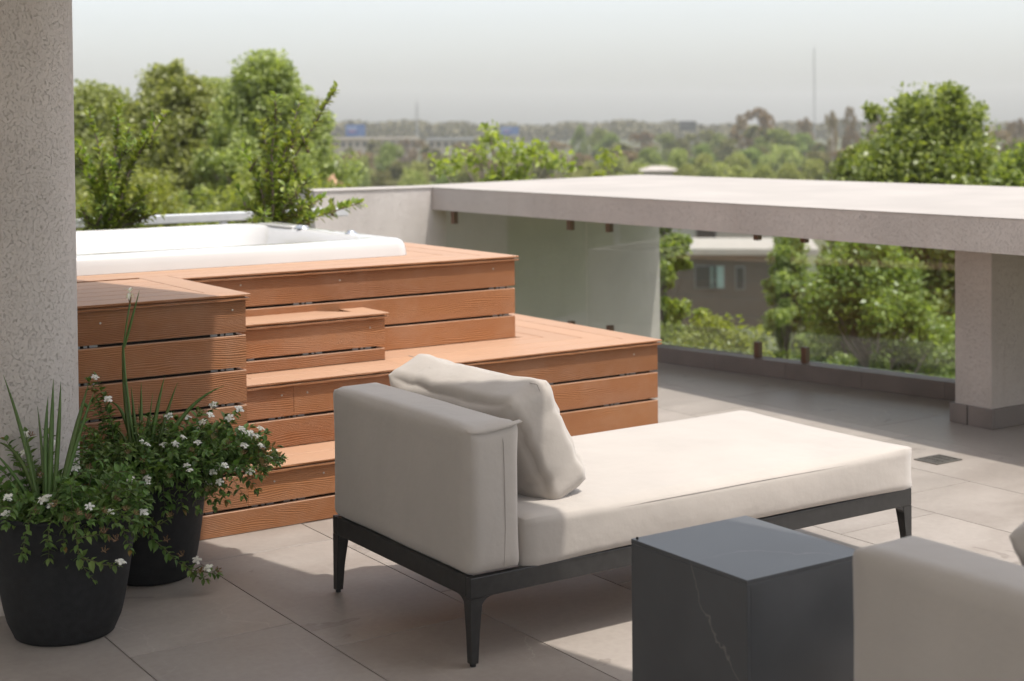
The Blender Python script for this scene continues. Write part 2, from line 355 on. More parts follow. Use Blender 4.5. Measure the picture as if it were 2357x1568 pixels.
class MB:
    def __init__(s): s.v = []; s.f = []; s.uv = {}
    def add(s, vs, fs):
        o = len(s.v); s.v += [tuple(p) for p in vs]; s.f += [tuple(i + o for i in f) for f in fs]; return o
    def box(s, x0, x1, y0, y1, z0, z1):
        s.add([(x0, y0, z0), (x1, y0, z0), (x1, y1, z0), (x0, y1, z0), (x0, y0, z1), (x1, y0, z1), (x1, y1, z1), (x0, y1, z1)],
              [(0, 3, 2, 1), (4, 5, 6, 7), (0, 1, 5, 4), (1, 2, 6, 5), (2, 3, 7, 6), (3, 0, 4, 7)]); return s
    def cbox(s, x0, x1, y0, y1, z0, z1, e=0.004):
        """box with chamfered edges"""
        bm = bmesh.new(); bmesh.ops.create_cube(bm, size=1)
        for v in bm.verts: v.co = Vector(((x0 + x1) / 2 + v.co.x * (x1 - x0), (y0 + y1) / 2 + v.co.y * (y1 - y0), (z0 + z1) / 2 + v.co.z * (z1 - z0)))
        bmesh.ops.bevel(bm, geom=bm.edges[:], offset=e, segments=2, affect='EDGES', profile=0.5)
        s.from_bm(bm); return s
    def from_bm(s, bm):
        bm.verts.ensure_lookup_table(); bm.verts.index_update()
        s.add([v.co[:] for v in bm.verts], [[v.index for v in f.verts] for f in bm.faces]); bm.free()
    def prism(s, poly, z0, z1, e=0.0):
        n = len(poly)
        if e:
            cx = sum(p[0] for p in poly) / n; cy = sum(p[1] for p in poly) / n
            inn = []
            for p in poly:
                d = math.hypot(p[0] - cx, p[1] - cy) or 1
                inn.append((p[0] - (p[0] - cx) / d * e * 1.4, p[1] - (p[1] - cy) / d * e * 1.4))
            vs = [(p[0], p[1], z0) for p in poly] + [(p[0], p[1], z1 - e) for p in poly] + [(p[0], p[1], z1) for p in inn]
            fs = [tuple(range(n))[::-1], tuple(range(2 * n, 3 * n))]
            for k in range(2):
                for i in range(n): j = (i + 1) % n; fs.append((k * n + i, k * n + j, (k + 1) * n + j, (k + 1) * n + i))
        else:
            vs = [(p[0], p[1], z0) for p in poly] + [(p[0], p[1], z1) for p in poly]
            fs = [tuple(range(n))[::-1], tuple(range(n, 2 * n))] + [(i, (i + 1) % n, n + (i + 1) % n, n + i) for i in range(n)]
        s.add(vs, fs); return s
    def tube(s, pts, r, seg=6, cap=True):
        pts = [Vector(p) for p in pts]; n = len(pts)
        rr = r if isinstance(r, (list, tuple)) else [r] * n
        o = len(s.v); ref = None
        for i, p in enumerate(pts):
            d = (pts[min(i + 1, n - 1)] - pts[max(i - 1, 0)])
            d = d.normalized() if d.length > 1e-9 else Vector((0, 0, 1))
            if ref is None: ref = d.orthogonal().normalized()
            a = (ref - d * ref.dot(d)); a = a.normalized() if a.length > 1e-6 else d.orthogonal().normalized(); ref = a
            b = d.cross(a)
            for k in range(seg):
                t = 2 * math.pi * k / seg; s.v.append(tuple(p + (a * math.cos(t) + b * math.sin(t)) * rr[i]))
        for i in range(n - 1):
            for k in range(seg):
                k2 = (k + 1) % seg
                s.f.append((o + i * seg + k, o + i * seg + k2, o + (i + 1) * seg + k2, o + (i + 1) * seg + k))
        if cap:
            s.f.append(tuple(o + k for k in range(seg))[::-1]); s.f.append(tuple(o + (n - 1) * seg + k for k in range(seg)))
        return s
    def lathe(s, prof, seg=48, c=(0, 0)):
        o = len(s.v)
        for r, z in prof:
            for k in range(seg):
                t = 2 * math.pi * k / seg; s.v.append((c[0] + r * math.cos(t), c[1] + r * math.sin(t), z))
        for i in range(len(prof) - 1):
            for k in range(seg):
                k2 = (k + 1) % seg; s.f.append((o + i * seg + k, o + i * seg + k2, o + (i + 1) * seg + k2, o + (i + 1) * seg + k))
        return s
    def build(s, name, mat, parent=None, smooth=False, uvs=None):
        me = bpy.data.meshes.new(name); me.from_pydata(s.v, [], s.f); me.update()
        if uvs is not None:
            l = me.uv_layers.new(name="UVMap")
            for p in me.polygons:
                for li in p.loop_indices: l.data[li].uv = uvs[me.loops[li].vertex_index]
        if smooth: me.polygons.foreach_set("use_smooth", [True] * len(me.polygons))
        me.materials.append(mat)
        return link(bpy.data.objects.new(name, me), parent)

def smooth_by_angle(o, deg=35):
    me = o.data; me.polygons.foreach_set("use_smooth", [True] * len(me.polygons))
    bm = bmesh.new(); bm.from_mesh(me)
    for e in bm.edges:
        e.smooth = not (len(e.link_faces) == 2 and e.calc_face_angle(0) > math.radians(deg))
    bm.to_mesh(me); bm.free(); return o

def clip(poly, a, b, c):
    """keep a*x + b*y <= c"""
    out = []
    for i in range(len(poly)):
        p, q = poly[i], poly[(i + 1) % len(poly)]
        dp, dq = a * p[0] + b * p[1] - c, a * q[0] + b * q[1] - c
        if dp <= 0: out.append(p)
        if dp * dq < 0: t = dp / (dp - dq); out.append((p[0] + t * (q[0] - p[0]), p[1] + t * (q[1] - p[1])))
    return out

# ------------------------------------------------------------------ ground, terrace, roof
GZ = -7.8
g = MB(); R = 1500
ring = [(R * math.cos(2 * math.pi * i / 64), R * math.sin(2 * math.pi * i / 64), GZ) for i in range(64)]
g.add(ring, [tuple(range(64))])
struct(g.build("ground", GROUND))

CS = 0.215                                            # the balustrade and roof stand skew to the deck
def curb_x(y): return 6.43 + CS * (7.87 - y)
terr = [(-4.2, -4.2), (curb_x(-4.2), -4.2), (curb_x(10.12), 10.12), (4.96, 10.12), (4.96, 9.78), (-4.2, 9.78)]
base = MB(); base.prism(terr, -0.30, -0.0045)
floor = struct(base.build("terrace_floor", GROUT))
TX, TY = 0.5525, 1.10
for i in range(-10, 15):
    x0 = 1.513 + i * TX; x1 = x0 + TX
    off = 4.412 if i % 2 == 0 else 4.133
    for j in range(-9, 6):
        y0 = off + j * TY; y1 = y0 + TY
        p = [(x0 + .002, y0 + .002), (x1 - .002, y0 + .002), (x1 - .002, y1 - .002), (x0 + .002, y1 - .002)]
        p = clip(p, 1, CS, 6.43 + CS * 7.87 - 0.002)
        if len(p) < 3: continue
        p = clip(p, -1, 0, 4.15); 
        if len(p) < 3: continue
        p = clip(p, 0, 1, 9.75)
        if len(p) < 3: continue
        p = clip(p, 0, -1, 4.15)
        if len(p) < 3: continue
        if x0 > 1.6 and x1 < 4.1 and y0 > 6.3: continue         # under the deck and tub
        if max(abs(p[0][0] - q[0]) + abs(p[0][1] - q[1]) for q in p) < 0.03: continue
        MB().prism(p, -0.02, 0.0, 0.0008).build("tile", TILE, floor)

body = MB(); body.prism([(x * 0.995 + .01, y * 0.995 + .01) for x, y in terr], GZ, -0.3)
tag(body.build("apartment_building", STUCCO), "stuccoed storeys of the building that carry the tiled terrace", "building")

# roof over the seating: its edge throws the long slanting shade line
def roof_pt(s, y): return (s - 0.2444 * y, y)
RZ = 2.95; s_edge = 3.538 + 0.0757 * RZ
rf = thing("terrace_roof", "flat white plastered canopy roof above the seating", "roof", (0, 0, RZ))
m = MB(); m.prism([(-1.6, 0.15), roof_pt(s_edge, 0.15), roof_pt(s_edge, 9.0), (-1.6, 9.0)], 0, 0.28); m.build("roof_slab", CEIL, rf)
hw = thing("house_wall", "plastered house wall with wide glass doors behind the seating", "wall", (-2.9, 0, 0))
m = MB(); m.box(-0.3, 0, -4.1, -2.2, 0, RZ - .003).box(-0.3, 0, 2.6, 8.9, 0, RZ - .003).box(-0.3, 0, -2.2, 2.6, 2.3, RZ - .003); m.build("wall", CEIL, hw)
for k in range(4):
    y0 = -2.2 + 1.2 * k
    fr = MB(); fr.box(-0.18, -0.12, y0 + .002, y0 + .06, 0, 2.3).box(-0.18, -0.12, y0 + 1.14, y0 + 1.198, 0, 2.3).box(-0.18, -0.12, y0 + .06, y0 + 1.14, 2.22, 2.298).box(-0.18, -0.12, y0 + .06, y0 + 1.14, 0.002, .06)
    d = fr.build("glass_door", METAL_D, hw)
    MB().box(-0.155, -0.145, y0 + .06, y0 + 1.14, .06, 2.22).build("pane", GLASS, d)

# round column
CX, CY, CR = 1.396, 5.23, 0.22
col = thing("stucco_column", "round column in rough grey stucco behind the potted plants", "column", (CX, CY, 0))
m = MB(); m.lathe([(CR, 0.0), (CR, 1.0), (CR, 2.0), (CR, RZ - .003)], 72); o = m.build("shaft", COLUMN_STUCCO, col, True)

# ------------------------------------------------------------------ deck with steps
Y1, Ym, Ys, Yt = 5.512, 5.801, 6.049, 6.289
zl, zm, zs, zt = 0.254, 0.5395, 0.759, 0.957
BP, NN = 0.1396, 0.153
XB, XS, XM, XT = 2.386, 3.306, 4.72, 4.19
XL0, YB = 0.95, 8.75
deck = thing("spa_deck", "terracotta brown composite wood deck with three steps around the white tub", "deck", (3.0, 6.5, 0))
D0 = Vector((3.0, 6.5, 0))

def extrude(name, axis, a0, a1, sect, mat, parent, m0=0.0, m1=0.0, origin=D0):
    """sect: list of (c, z) across the board; the ends may be mitred"""
    c_ref = sect[0][0]; n = len(sect); mb = MB(); uvs = []; per = [0.0]
    for i in range(1, n): per.append(per[-1] + math.hypot(sect[i][0] - sect[i - 1][0], sect[i][1] - sect[i - 1][1]))
    vs = []
    for (aa, mm) in ((a0, m0), (a1, m1)):
        for i, (c, z) in enumerate(sect):
            a = aa + mm * (c - c_ref)
            p = Vector((a, c, z)) if axis == 'x' else Vector((c, a, z))
            vs.append(tuple(p - origin)); uvs.append((a, per[i]))
    fs = [tuple(range(n)), tuple(range(n, 2 * n))[::-1]] + [(i, n + i, n + (i + 1) % n, (i + 1) % n) for i in range(n)]
    if axis == 'y': fs = [f[::-1] for f in fs]
    mb.add(vs, fs); return mb.build(name, mat, parent, uvs=uvs)

def tread(axis, a0, a1, c0, c1, ztop, m0=0.0, m1=0.0, nose=False, flip=False, name="tread_board"):
    """a decking board; nose: visible grooved edge on its c0 side"""
    e, th = 0.002, 0.024; z0, z1 = ztop - th, ztop; zc = ztop - 0.0125; g_ = 0.0042
    d = 1 if c1 > c0 else -1
    if nose: s = [(c0, z0), (c0, zc - g_), (c0 + d * .018, zc - g_), (c0 + d * .018, zc + g_), (c0, zc + g_), (c0, z1 - e), (c0 + d * e, z1)]
    else: s = [(c0, z0), (c0, z1 - e), (c0 + d * e, z1)]
    s += [(c1 - d * e, z1), (c1, z1 - e), (c1, z0)]
    if d > 0: s = s
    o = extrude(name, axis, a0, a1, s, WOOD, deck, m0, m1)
    return o

def riser(axis, a0, a1, c, ztop, zbot, side, splits=(), name="facing_board", skip_last=False, start=0):
    """cladding boards, each its own object. side: direction (+1/-1) in which the face looks along c"""
    th = 0.022; z = ztop - 0.024; k = 0
    edges = []
    while z > zbot + 0.012:
        zb = max(zbot, ztop - NN - k * BP)
        edges.append((z - (0.001 if k == 0 else 0.012), zb if zb <= zbot + .012 else zb))
        z = zb; k += 1
    for k, (hi, lo) in enumerate(edges):
        if hi - lo < 0.01: continue
        cuts = [a0] + sorted(splits if k == 0 else ()) + [a1]
        for q in range(len(cuts) - 1):
            u0, u1 = cuts[q] + (0.0007 if q else 0), cuts[q + 1] - (0.0007 if q < len(cuts) - 2 else 0)
            e = 0.0025; f = c; bk = c - side * th
            s = [(bk, lo), (f - side * e, lo), (f, lo + e), (f, hi - e), (f - side * e, hi), (bk, hi)]
            extrude(name, axis, u0, u1, s, WOOD, deck)
    return edges

def clips(axis, c, side, zs_, at):
    for z in zs_:
        for a in at:
            mb = MB(); w = 0.05
            for q0, q1 in ((-w, -.022), (-.008, .006), (.014, .045)):
                if axis == 'x': mb.box(a + q0 - D0.x, a + q1 - D0.x, c - side * .024 - .002 - D0.y, c - side * .024 + .002 - D0.y, z - .007, z + .007)
                else: mb.box(c - side * .024 - .002 - D0.x, c - side * .024 + .002 - D0.x, a + q0 - D0.y, a + q1 - D0.y, z - .007, z + .007)
            mb.build("clip", CLIPM, deck)

def screw(x, y, z):
    mb = MB(); n = 10
    ring0 = [(x - D0.x + .0042 * math.cos(2 * math.pi * k / n), y - D0.y + .0004, z + .0042 * math.sin(2 * math.pi * k / n)) for k in range(n)]
    ring1 = [(x - D0.x + .0034 * math.cos(2 * math.pi * k / n), y - D0.y - .0016, z + .0034 * math.sin(2 * math.pi * k / n)) for k in range(n)]
    mb.add(ring0 + ring1, [(i, (i + 1) % n, n + (i + 1) % n, n + i) for i in range(n)] + [tuple(range(n, 2 * n))])
    mb.build("screw", SCREWM, deck)

NO = 0.016                                       # nosing overhang
# dark inner frames
for (x0, x1, y0, y1, z1) in ((XL0 + .03, XB - .03, Y1 + .03, Yt + .2, zt - .026), (XL0 + .03, XT - .03, Yt + .03, 6.70, zt - .026), (3.70, XT - .03, 6.70, YB, zt - .026),
                             (XB - .03, XS - .03, Y1 + .03, Ym + .2, zl - .026), (XB - .03, XM - .03, Ym + .03, Yt + .2, zm - .026), (XT - .03, XM - .03, Yt + .2, YB, zm - .026),
                             (XB - .03, XS - .03, Ys + .03, Yt + .2, zs - .026), (XL0 + .03, 3.70, 6.70, 8.62, 0.5)):
    MB().box(x0 - D0.x, x1 - D0.x, y0 - D0.y, y1 - D0.y, 0.002, z1).build("inner_frame", FRAMEM, deck)

# block beside the steps
BLK = zt - NN - 5 * BP                            # lowest gap: board below runs on under the first step
e1 = riser('x', XL0, XB, Y1, zt, BLK, -1)
extrude("facing_board", 'x', XL0, XS, [(Y1 + .022, 0.001), (Y1 + .0025, .001), (Y1, .004), (Y1, BLK - .0145), (Y1 + .0025, BLK - .012), (Y1 + .022, BLK - .012)], WOOD, deck)
riser('y', Y1 + .023, Yt - .001, XB, zt, zl, 1)
clips('x', Y1, -1, [zt - NN - k * BP - .0045 for k in range(4)], (1.75, XB - .09))
# first step
riser('x', XB + .001, XS, Y1, zl, BLK, -1)
riser('y', Y1 + .023, Ym, XS, zl, 0.0, 1)
clips('x', Y1, -1, [BLK - .0045], (2.20, 2.46, 2.60))
# second level
riser('x', XB + .001, XS - .001, Ym, zm, zl + .001, -1, splits=(2.726,))
riser('x', XS, XM, Ym, zm, 0.0, -1)
riser('y', Ym + .023, YB, XM, zm, 0.0, 1)
clips('x', Ym, -1, [zm - NN - .0045], (2.67, 2.74, 4.05, 4.55)); clips('x', Ym, -1, [zm - NN - BP - .0045], (3.75, 4.45)); clips('x', Ym, -1, [zm - NN - 2 * BP - .0045], (4.0, 4.5))
# small third step
riser('x', XB + .001, XS, Ys, zs, zm + .001, -1)
riser('y', Ys + .023, Yt, XS, zs, zm + .001, 1)
clips('x', Ys, -1, [zs - NN - .0045], (2.62, 2.95, 3.2))
# top level
riser('x', XB + .001, XT, Yt, zt, zm + .001, -1)
riser('y', Yt + .023, YB, XT, zt, zm + .001, 1)
clips('x', Yt, -1, [zt - NN - .0045], (3.02, 4.1)); clips('x', Yt, -1, [zt - NN - BP - .0045], (4.12,))

W_, G_ = 0.138, 0.006
# treads: first step
tread('x', XB + .001, XS + NO, Y1 - NO, Y1 - NO + .150, zl, nose=True); tread('x', XB + .001, XS + NO, Y1 - NO + .154, Ym - .001, zl)
# second level: front boards run along x and are mitred into the boards along the end
x_end = XM + NO; y_f = Ym - NO
for k in range(4):
    c0 = y_f + k * (W_ + G_); c1 = c0 + W_
    if k == 0: c1 = c0 + W_
    lim = Yt if k * (W_ + G_) + W_ > Yt - y_f else None
    xs0 = XB + .001
    if c0 > Ys - .02: xs0 = XS + .001
    c1_ = min(c1, Yt - .001)
    if c1_ - c0 < 0.01: continue
    sp = x_end - k * (W_ + G_)
    if k == 0:
        tread('x', xs0, 3.02, c0, c1_, zm, nose=True); tread('x', 3.0215, sp, c0, c1_, zm, 0, -1, nose=True)
    elif k == 1:
        if c0 < Ys < c1_:
            tread('x', xs0, 2.585, c0, min(c1_, Ys - .001), zm); tread('x', 2.5865, XS, c0, min(c1_, Ys - .001), zm); tread('x', XS + .001, sp, c0, c1_, zm, 0, -1)
        else: tread('x', xs0, 2.585, c0, c1_, zm); tread('x', 2.5865, sp, c0, c1_, zm, 0, -1)
    else: tread('x', xs0, sp, c0, c1_, zm, 0, -1)
for k in range(4):
    c0 = x_end - k * (W_ + G_); c1 = c0 - W_
    c1 = max(c1, XT + .001)
    if c0 - c1 < .01: continue
    st = y_f + k * (W_ + G_) + .0015
    tread('y', st, YB, c0, c1, zm, -1, 0, nose=(k == 0))
# third step with a cross board at its end
tread('x', XB + .001, XS + NO, Ys - NO, Ys - NO + .124, zs, 0, -1, nose=True); tread('x', XB + .001, XS + NO - .126, Ys - NO + .126, Yt - .001, zs, 0, -1)
tread('y', Ys - NO + .002, Yt - .001, XS + NO, XS + NO - .124, zs, -1, 0, nose=True)
# top: boards in front of the tub and along the end
x_end = XT + NO; y_f = Yt - NO
for k in range(3):
    c0 = y_f + k * (W_ + G_); c1 = c0 + W_
    sp = x_end - k * (W_ + G_)
    tread('x', (XB + NO + .002 if k == 0 else XL0), sp, c0, c1, zt, 0 if k else 0, -1, nose=(k == 0))
for k in range(3):
    c0 = x_end - k * (W_ + G_); c1 = c0 - W_
    tread('y', y_f + k * (W_ + G_) + .0015, YB, c0, c1, zt, -1, 0, nose=(k == 0))
# top of the block: border board along its edge, boards across behind it
xb = XB + NO; yf = Y1 - NO
tread('y', yf + .0015, Yt - NO - .004 + .14, xb, xb - W_, zt, -1, 0, nose=True)
tread('x', XL0, xb, yf, yf + W_, zt, 0, -1, nose=True)
for k in range(1, 6):
    c0 = yf + k * (W_ + G_); c1 = min(c0 + W_, Yt - NO + .138)
    if c1 - c0 < .02: continue
    tread('x', XL0, xb - W_ - G_, c0, c1, zt)
for (x, y, z) in ((1.80, Y1, .885), (2.33, Y1, .895), (2.70, Yt, .905), (3.20, Yt, .895), (4.06, Yt, .897), (3.23, Ys, .694), (2.67, Ym, .478), (2.79, Ym, .478), (4.57, Ym, .478), (2.72, Y1, .195), (2.50, Y1, .19)):
    screw(x, y - .0005, z)

# ------------------------------------------------------------------ hot tub
TZ = 1.045
tub = thing("hot_tub", "white acrylic hot tub set into the wooden deck", "hot tub", (2.75, 7.55, zt))
def rsq(x0, x1, y0, y1, r, seg=10):
    pts = []
    for (cx, cy, a0) in ((x1 - r, y0 + r, -90), (x1 - r, y1 - r, 0), (x0 + r, y1 - r, 90), (x0 + r, y0 + r, 180)):
        for k in range(seg + 1):
            a = math.radians(a0 + 90 * k / seg); pts.append((cx + r * math.cos(a), cy + r * math.sin(a)))
    return pts
def shell():
    tx0, tx1, ty0, ty1 = 1.62, 3.80, 6.655, 8.46
    loops = []
    def L(ins, r, z): loops.append([(x, y, z) for x, y in rsq(tx0 + ins, tx1 - ins, ty0 + ins, ty1 - ins, r)])
    L(0.000, 0.07, zt + .001); L(0.004, 0.07, zt + .035); L(0.010, .07, TZ - .028); L(0.018, .075, TZ - .012); L(0.032, .08, TZ - .002); L(0.050, .09, TZ)
    L(0.105, .14, TZ + .001)
    # the basin: deeper edge scallops
    def basin(ins, z, amp):
        pts = rsq(tx0 + ins, tx1 - ins, ty0 + ins, ty1 - ins, 0.26)
        cx, cy = (tx0 + tx1) / 2, (ty0 + ty1) / 2; out = []
        for x, y in pts:
            a = math.atan2(y - cy, x - cx); k = 1 - amp * (0.5 + 0.5 * math.cos(4 * a + math.pi * .15)) * .5
            out.append((cx + (x - cx) * k, cy + (y - cy) * k, z))
        loops.append(out)
    basin(.118, TZ - .002, .02); basin(.132, TZ - .015, .04); basin(.160, TZ - .07, .07); basin(.24, TZ - .2, .08); basin(.33, TZ - .36, .08); basin(.52, TZ - .40, .05); basin(.56, TZ - .75, .03); basin(.75, TZ - .82, 0)
    n = len(loops[0]); mb = MB(); o = Vector((2.75, 7.55, zt))
    for lp in loops: mb.v += [tuple(Vector(p) - o) for p in lp]
    for k in range(len(loops) - 1):
        for i in range(n):
            j = (i + 1) % n; mb.f.append((k * n + i, k * n + j, (k + 1) * n + j, (k + 1) * n + i))
    mb.f.append(tuple(range((len(loops) - 1) * n, len(loops) * n)))
    return mb
sh = shell().build("shell", ACRYL, tub, True)
tO = Vector((2.75, 7.55, zt))
def softbox(sx, sy, sz, r, puff=0.0, n=10, wr=0.0, ws=6.0, seed=0, pinch=0.0, fn=None):
    """rounded, slightly stuffed box centred on the origin"""
    bm = bmesh.new(); bmesh.ops.create_cube(bm, size=2)
    bmesh.ops.subdivide_edges(bm, edges=bm.edges[:], cuts=n, use_grid_fill=True)
    h = Vector((sx / 2, sy / 2, sz / 2))
    for v in bm.verts:
        u = v.co.copy()
        # denser samples near the edges
        q = Vector([math.copysign(abs(c) ** 0.75, c) for c in u])
        p = Vector((q.x * h.x, q.y * h.y, q.z * h.z))
        inner = Vector([max(-h[i] + r, min(h[i] - r, p[i])) for i in range(3)])
        d = p - inner
        if d.length > 1e-9: p = inner + d.normalized() * r
        ax = max(range(3), key=lambda i: abs(u[i]))
        o_ = [i for i in range(3) if i != ax]
        k = (1 - q[o_[0]] ** 2) * (1 - q[o_[1]] ** 2)
        p[ax] += math.copysign(puff * (k ** 0.7), u[ax])
        if pinch:
            cnr = abs(q.x * q.y * q.z) ** 3
            p += Vector((math.copysign(pinch * cnr, u.x) if sx > .12 else 0, math.copysign(pinch * cnr, u.y), math.copysign(pinch * cnr, u.z)))
        if wr:
            nn = noise.noise(Vector((p.x * ws + seed, p.y * ws * .7, p.z * ws))) + .5 * noise.noise(Vector((p.x * ws * 2.3, p.y * ws * 2.1 + seed, p.z * ws * 2.2)))
            p += (p.normalized()) * nn * wr
        if fn: p = fn(p, q)
        v.co = p
    mb = MB(); mb.from_bm(bm); return mb
# head rests and chrome valve knobs on the rim
def move(mb, t, rz=0.0):
    R3 = Matrix.Rotation(rz, 3, 'Z'); mb.v = [tuple(R3 @ Vector(v) + Vector(t)) for v in mb.v]; return mb
move(softbox(.11, .46, .014, .0065, .002, 6), Vector((3.725, 8.05, TZ + .002)) - tO).build("headrest", ACRYL, tub, True)
for (x, y) in ((3.71, 7.78), (3.70, 7.72), (3.715, 7.16)):
    k = MB(); k.lathe([(.0, .018), (.012, .018), (.02, .014), (.024, .006), (.034, .004), (.036, 0)], 20, (x - tO.x, y - tO.y)); k.v = [(a, b, c + TZ - zt) for a, b, c in k.v]
    k.build("valve_knob", CHROME, tub, True)

# ------------------------------------------------------------------ stucco wall, canopy slab, pillar, curb, balustrade
wallo = thing("parapet_wall", "thick grey stucco parapet wall beside the hot tub, running under the slab", "wall", (6.0, 10.3, 0))
O = Vector((6.0, 10.3, 0))
def rel(poly, o): return [(x - o.x, y - o.y) for x, y in poly]
m = MB(); m.prism(rel([(4.96, 10.14), (5.976, 10.14), (5.976, 10.53), (4.96, 10.55)], O), GZ, 1.141); m.build("wall", WALLM, wallo)
m = MB(); m.prism(rel([(5.978, 10.145), (8.285, 10.145), (8.285, 10.50), (5.978, 10.53)], O), GZ, 0.966); m.build("wall", WALLM, wallo)
m = MB(); m.prism(rel([(4.952, 10.132), (5.976, 10.132), (5.976, 10.538), (4.952, 10.558)], O), 1.1415, 1.147); m.build("coping", CAPM, wallo)
can = thing("canopy_slab", "long flat pale stucco slab on pillars above the glass balustrade", "canopy", (7.2, 6.0, 0.97)); O = Vector((7.2, 6.0, 0))
def fall(poly, z0, z1, g_):                       # the slab is laid to a slight fall towards the terrace
    n = len(poly); x0 = 5.98 - O.x; vs = [(x, y, z0 + g_ * (x - x0)) for x, y in poly] + [(x, y, z1 + g_ * (x - x0)) for x, y in poly]
    mb = MB(); mb.add(vs, [tuple(range(n))[::-1], tuple(range(n, 2 * n))] + [(i, (i + 1) % n, n + (i + 1) % n, n + i) for i in range(n)]); return mb
fall(rel([(5.98, 1.2), (8.37, 1.2), (8.36, 10.51), (5.98, 10.54)], O), 0.0, 0.1705, .0138).build("slab", STUCCO, can)
fall(rel([(5.978, 1.198), (8.373, 1.198), (8.363, 10.513), (5.978, 10.543)], O), 0.171, 0.176, .0138).build("top_coat", CAPM, can)
def pillar(x0, x1, y0, y1):
    m = MB(); m.cbox(x0 - O.x, x1 - O.x, y0 - O.y, y1 - O.y, -0.97 + .001, -.001, .006); p = m.build("pillar", STUCCO, can)
    for (a, b, c, d) in ((x0 - .02, x0 - .002, y0 - .02, (y0 + y1) / 2 + .018), (x0 - .02, x0 - .002, (y0 + y1) / 2 + .028, y1 + .02), (x0, x1 + .02, y0 - .02, y0 - .002), (x0, x1 + .02, y1 + .002, y1 + .02)):
        MB().cbox(a - O.x, b - O.x, c - O.y, d - O.y, -0.97 + .001, -0.97 + .105, .002).build("plinth", CURBM, p)
    MB().box(x0 - .006 - O.x, x0 - .001 - O.x, (y0 + y1) / 2 + .018 - O.y, (y0 + y1) / 2 + .028 - O.y, -.968, -.97 + .1).build("plinth_joint", FRAMEM, p)
pillar(6.40, 7.30, 5.105, 5.345); pillar(6.62, 7.30, 1.6, 1.85)

curb = bpy.data.objects.new("curb", None); COL.objects.link(curb); curb["kind"] = "structure"; curb["label"] = "low dark tiled kerb along the foot of the glass balustrade"
cd = Vector((-CS, 1, 0)).normalized(); cn = Vector((1, CS, 0)).normalized()
cp0 = Vector((curb_x(4.2), 4.2, 0)); curb.location = cp0
L_tot = (10.12 - 4.2) / cd.y; q = 0.0
while q < L_tot - .05:
    q1 = min(q + .55, L_tot)
    for (d0, d1, za, zb) in ((0.0, .012, .001, .092), (0.0, .135, .0925, .104)):
        a = cd * (q + .001); b = cd * (q1 - .001)
        m = MB(); m.prism([tuple((a + cn * d0)[:2]), tuple((a + cn * d1)[:2]), tuple((b + cn * d1)[:2]), tuple((b + cn * d0)[:2])], za, zb, .001); m.build("tile", CURBM, curb)
    q = q1
m = MB(); a, b = Vector((0, 0, 0)), cd * L_tot
m.prism([tuple((a + cn * .0125)[:2]), tuple((a + cn * .133)[:2]), tuple((b + cn * .133)[:2]), tuple((b + cn * .0125)[:2])], -.3, .092); m.build("curb_core", GROUT, curb)

def glass_at(y): return Vector((6.50 + CS * (7.87 - y), y, 0))
panes = [(10.02, 8.60, 0.13, 0.962, ((9.93, 9.9), (8.74, 8.74)), "tinted glass balustrade panel beside the stucco wall"),
         (8.585, 7.02, 0.125, 0.925, ((8.38, 8.38), (7.15, 7.15)), "tinted glass balustrade panel in the middle of the run"),
         (6.905, 5.42, 0.12, 0.925, ((6.80, 6.80), (5.6, 5.6)), "tinted glass balustrade panel next to the pillar"),]
for (ya, yb, z0, z1, cl, lab) in panes:
    pa, pb = glass_at(ya), glass_at(yb)
    t = thing("glass_panel", lab, "balustrade", (pa + pb) / 2 + Vector((0, 0, z0)), "glass balustrade panels"); o = Vector(t.location)
    h = cn * .005
    m = MB(); m.prism([tuple((p - o)[:2]) for p in (pa - h, pa + h, pb + h, pb - h)][::-1], 0, z1 - z0); m.build("pane", GLASS, t)
    for (yc, _) in cl:
        for (c0, c1) in ((0.104, 0.205), (0.865, 0.9685)):
            p = glass_at(yc) - o; w = cd * .018; dd = cn * .022
            mb = MB(); mb.prism([tuple((p - w - dd)[:2]), tuple((p - w + dd)[:2]), tuple((p + w + dd)[:2]), tuple((p + w - dd)[:2])], c0 - o.z, c1 - o.z, .002); mb.build("clamp", CLAMPM, t)

# floor drain
dr = thing("floor_drain", "small metal floor drain grate near the chaise longue foot", "drain", (5.605, 4.782, 0.0))
m = MB(); m.box(-.088, .088, -.068, .068, .0006, .0018); m.build("tray", FRAMEM, dr)
m = MB(); m.box(-.09, .09, -.07, -.058, .001, .005).box(-.09, .09, .058, .07, .001, .005).box(-.09, -.076, -.058, .058, .001, .005).box(.076, .09, -.058, .058, .001, .005); m.build("frame", DRAINM, dr)
for k in range(7):
    for (a, b) in ((-.07, -.03), (-.022, .022), (.03, .07)): MB().box(a, b, -.05 + k * .0155, -.042 + k * .0155, .001, .0045).build("bar", DRAINM, dr)

# handrail behind the tub and a planter for the shrubs
rl = thing("metal_handrail", "brushed metal handrail on posts behind the hot tub", "railing", (3.0, 9.6, 0))
m = MB(); m.cbox(-4.0, 1.95, -.03, .03, .985, 1.047, .008); m.build("rail", ALU, rl)
for x in (-3.2, -1.7, -.2, 1.0): MB().cbox(x - .022, x + .022, -.022, .022, .001, .984, .004).build("post", ALU, rl)
pl = thing("planter_box", "long rendered planter box between the hot tub and the handrail", "planter", (3.0, 9.1, 0))
m = MB(); m.box(-1.6, 1.9, -.28, -.22, .001, .60).box(-1.6, 1.9, .22, .28, .001, .60).box(-1.6, -1.54, -.22, .22, .001, .60).box(1.84, 1.9, -.22, .22, .001, .60); m.build("wall", WALLM, pl)
MB().box(-1.54, 1.84, -.22, .22, .3, .55).build("soil", SOIL, pl)

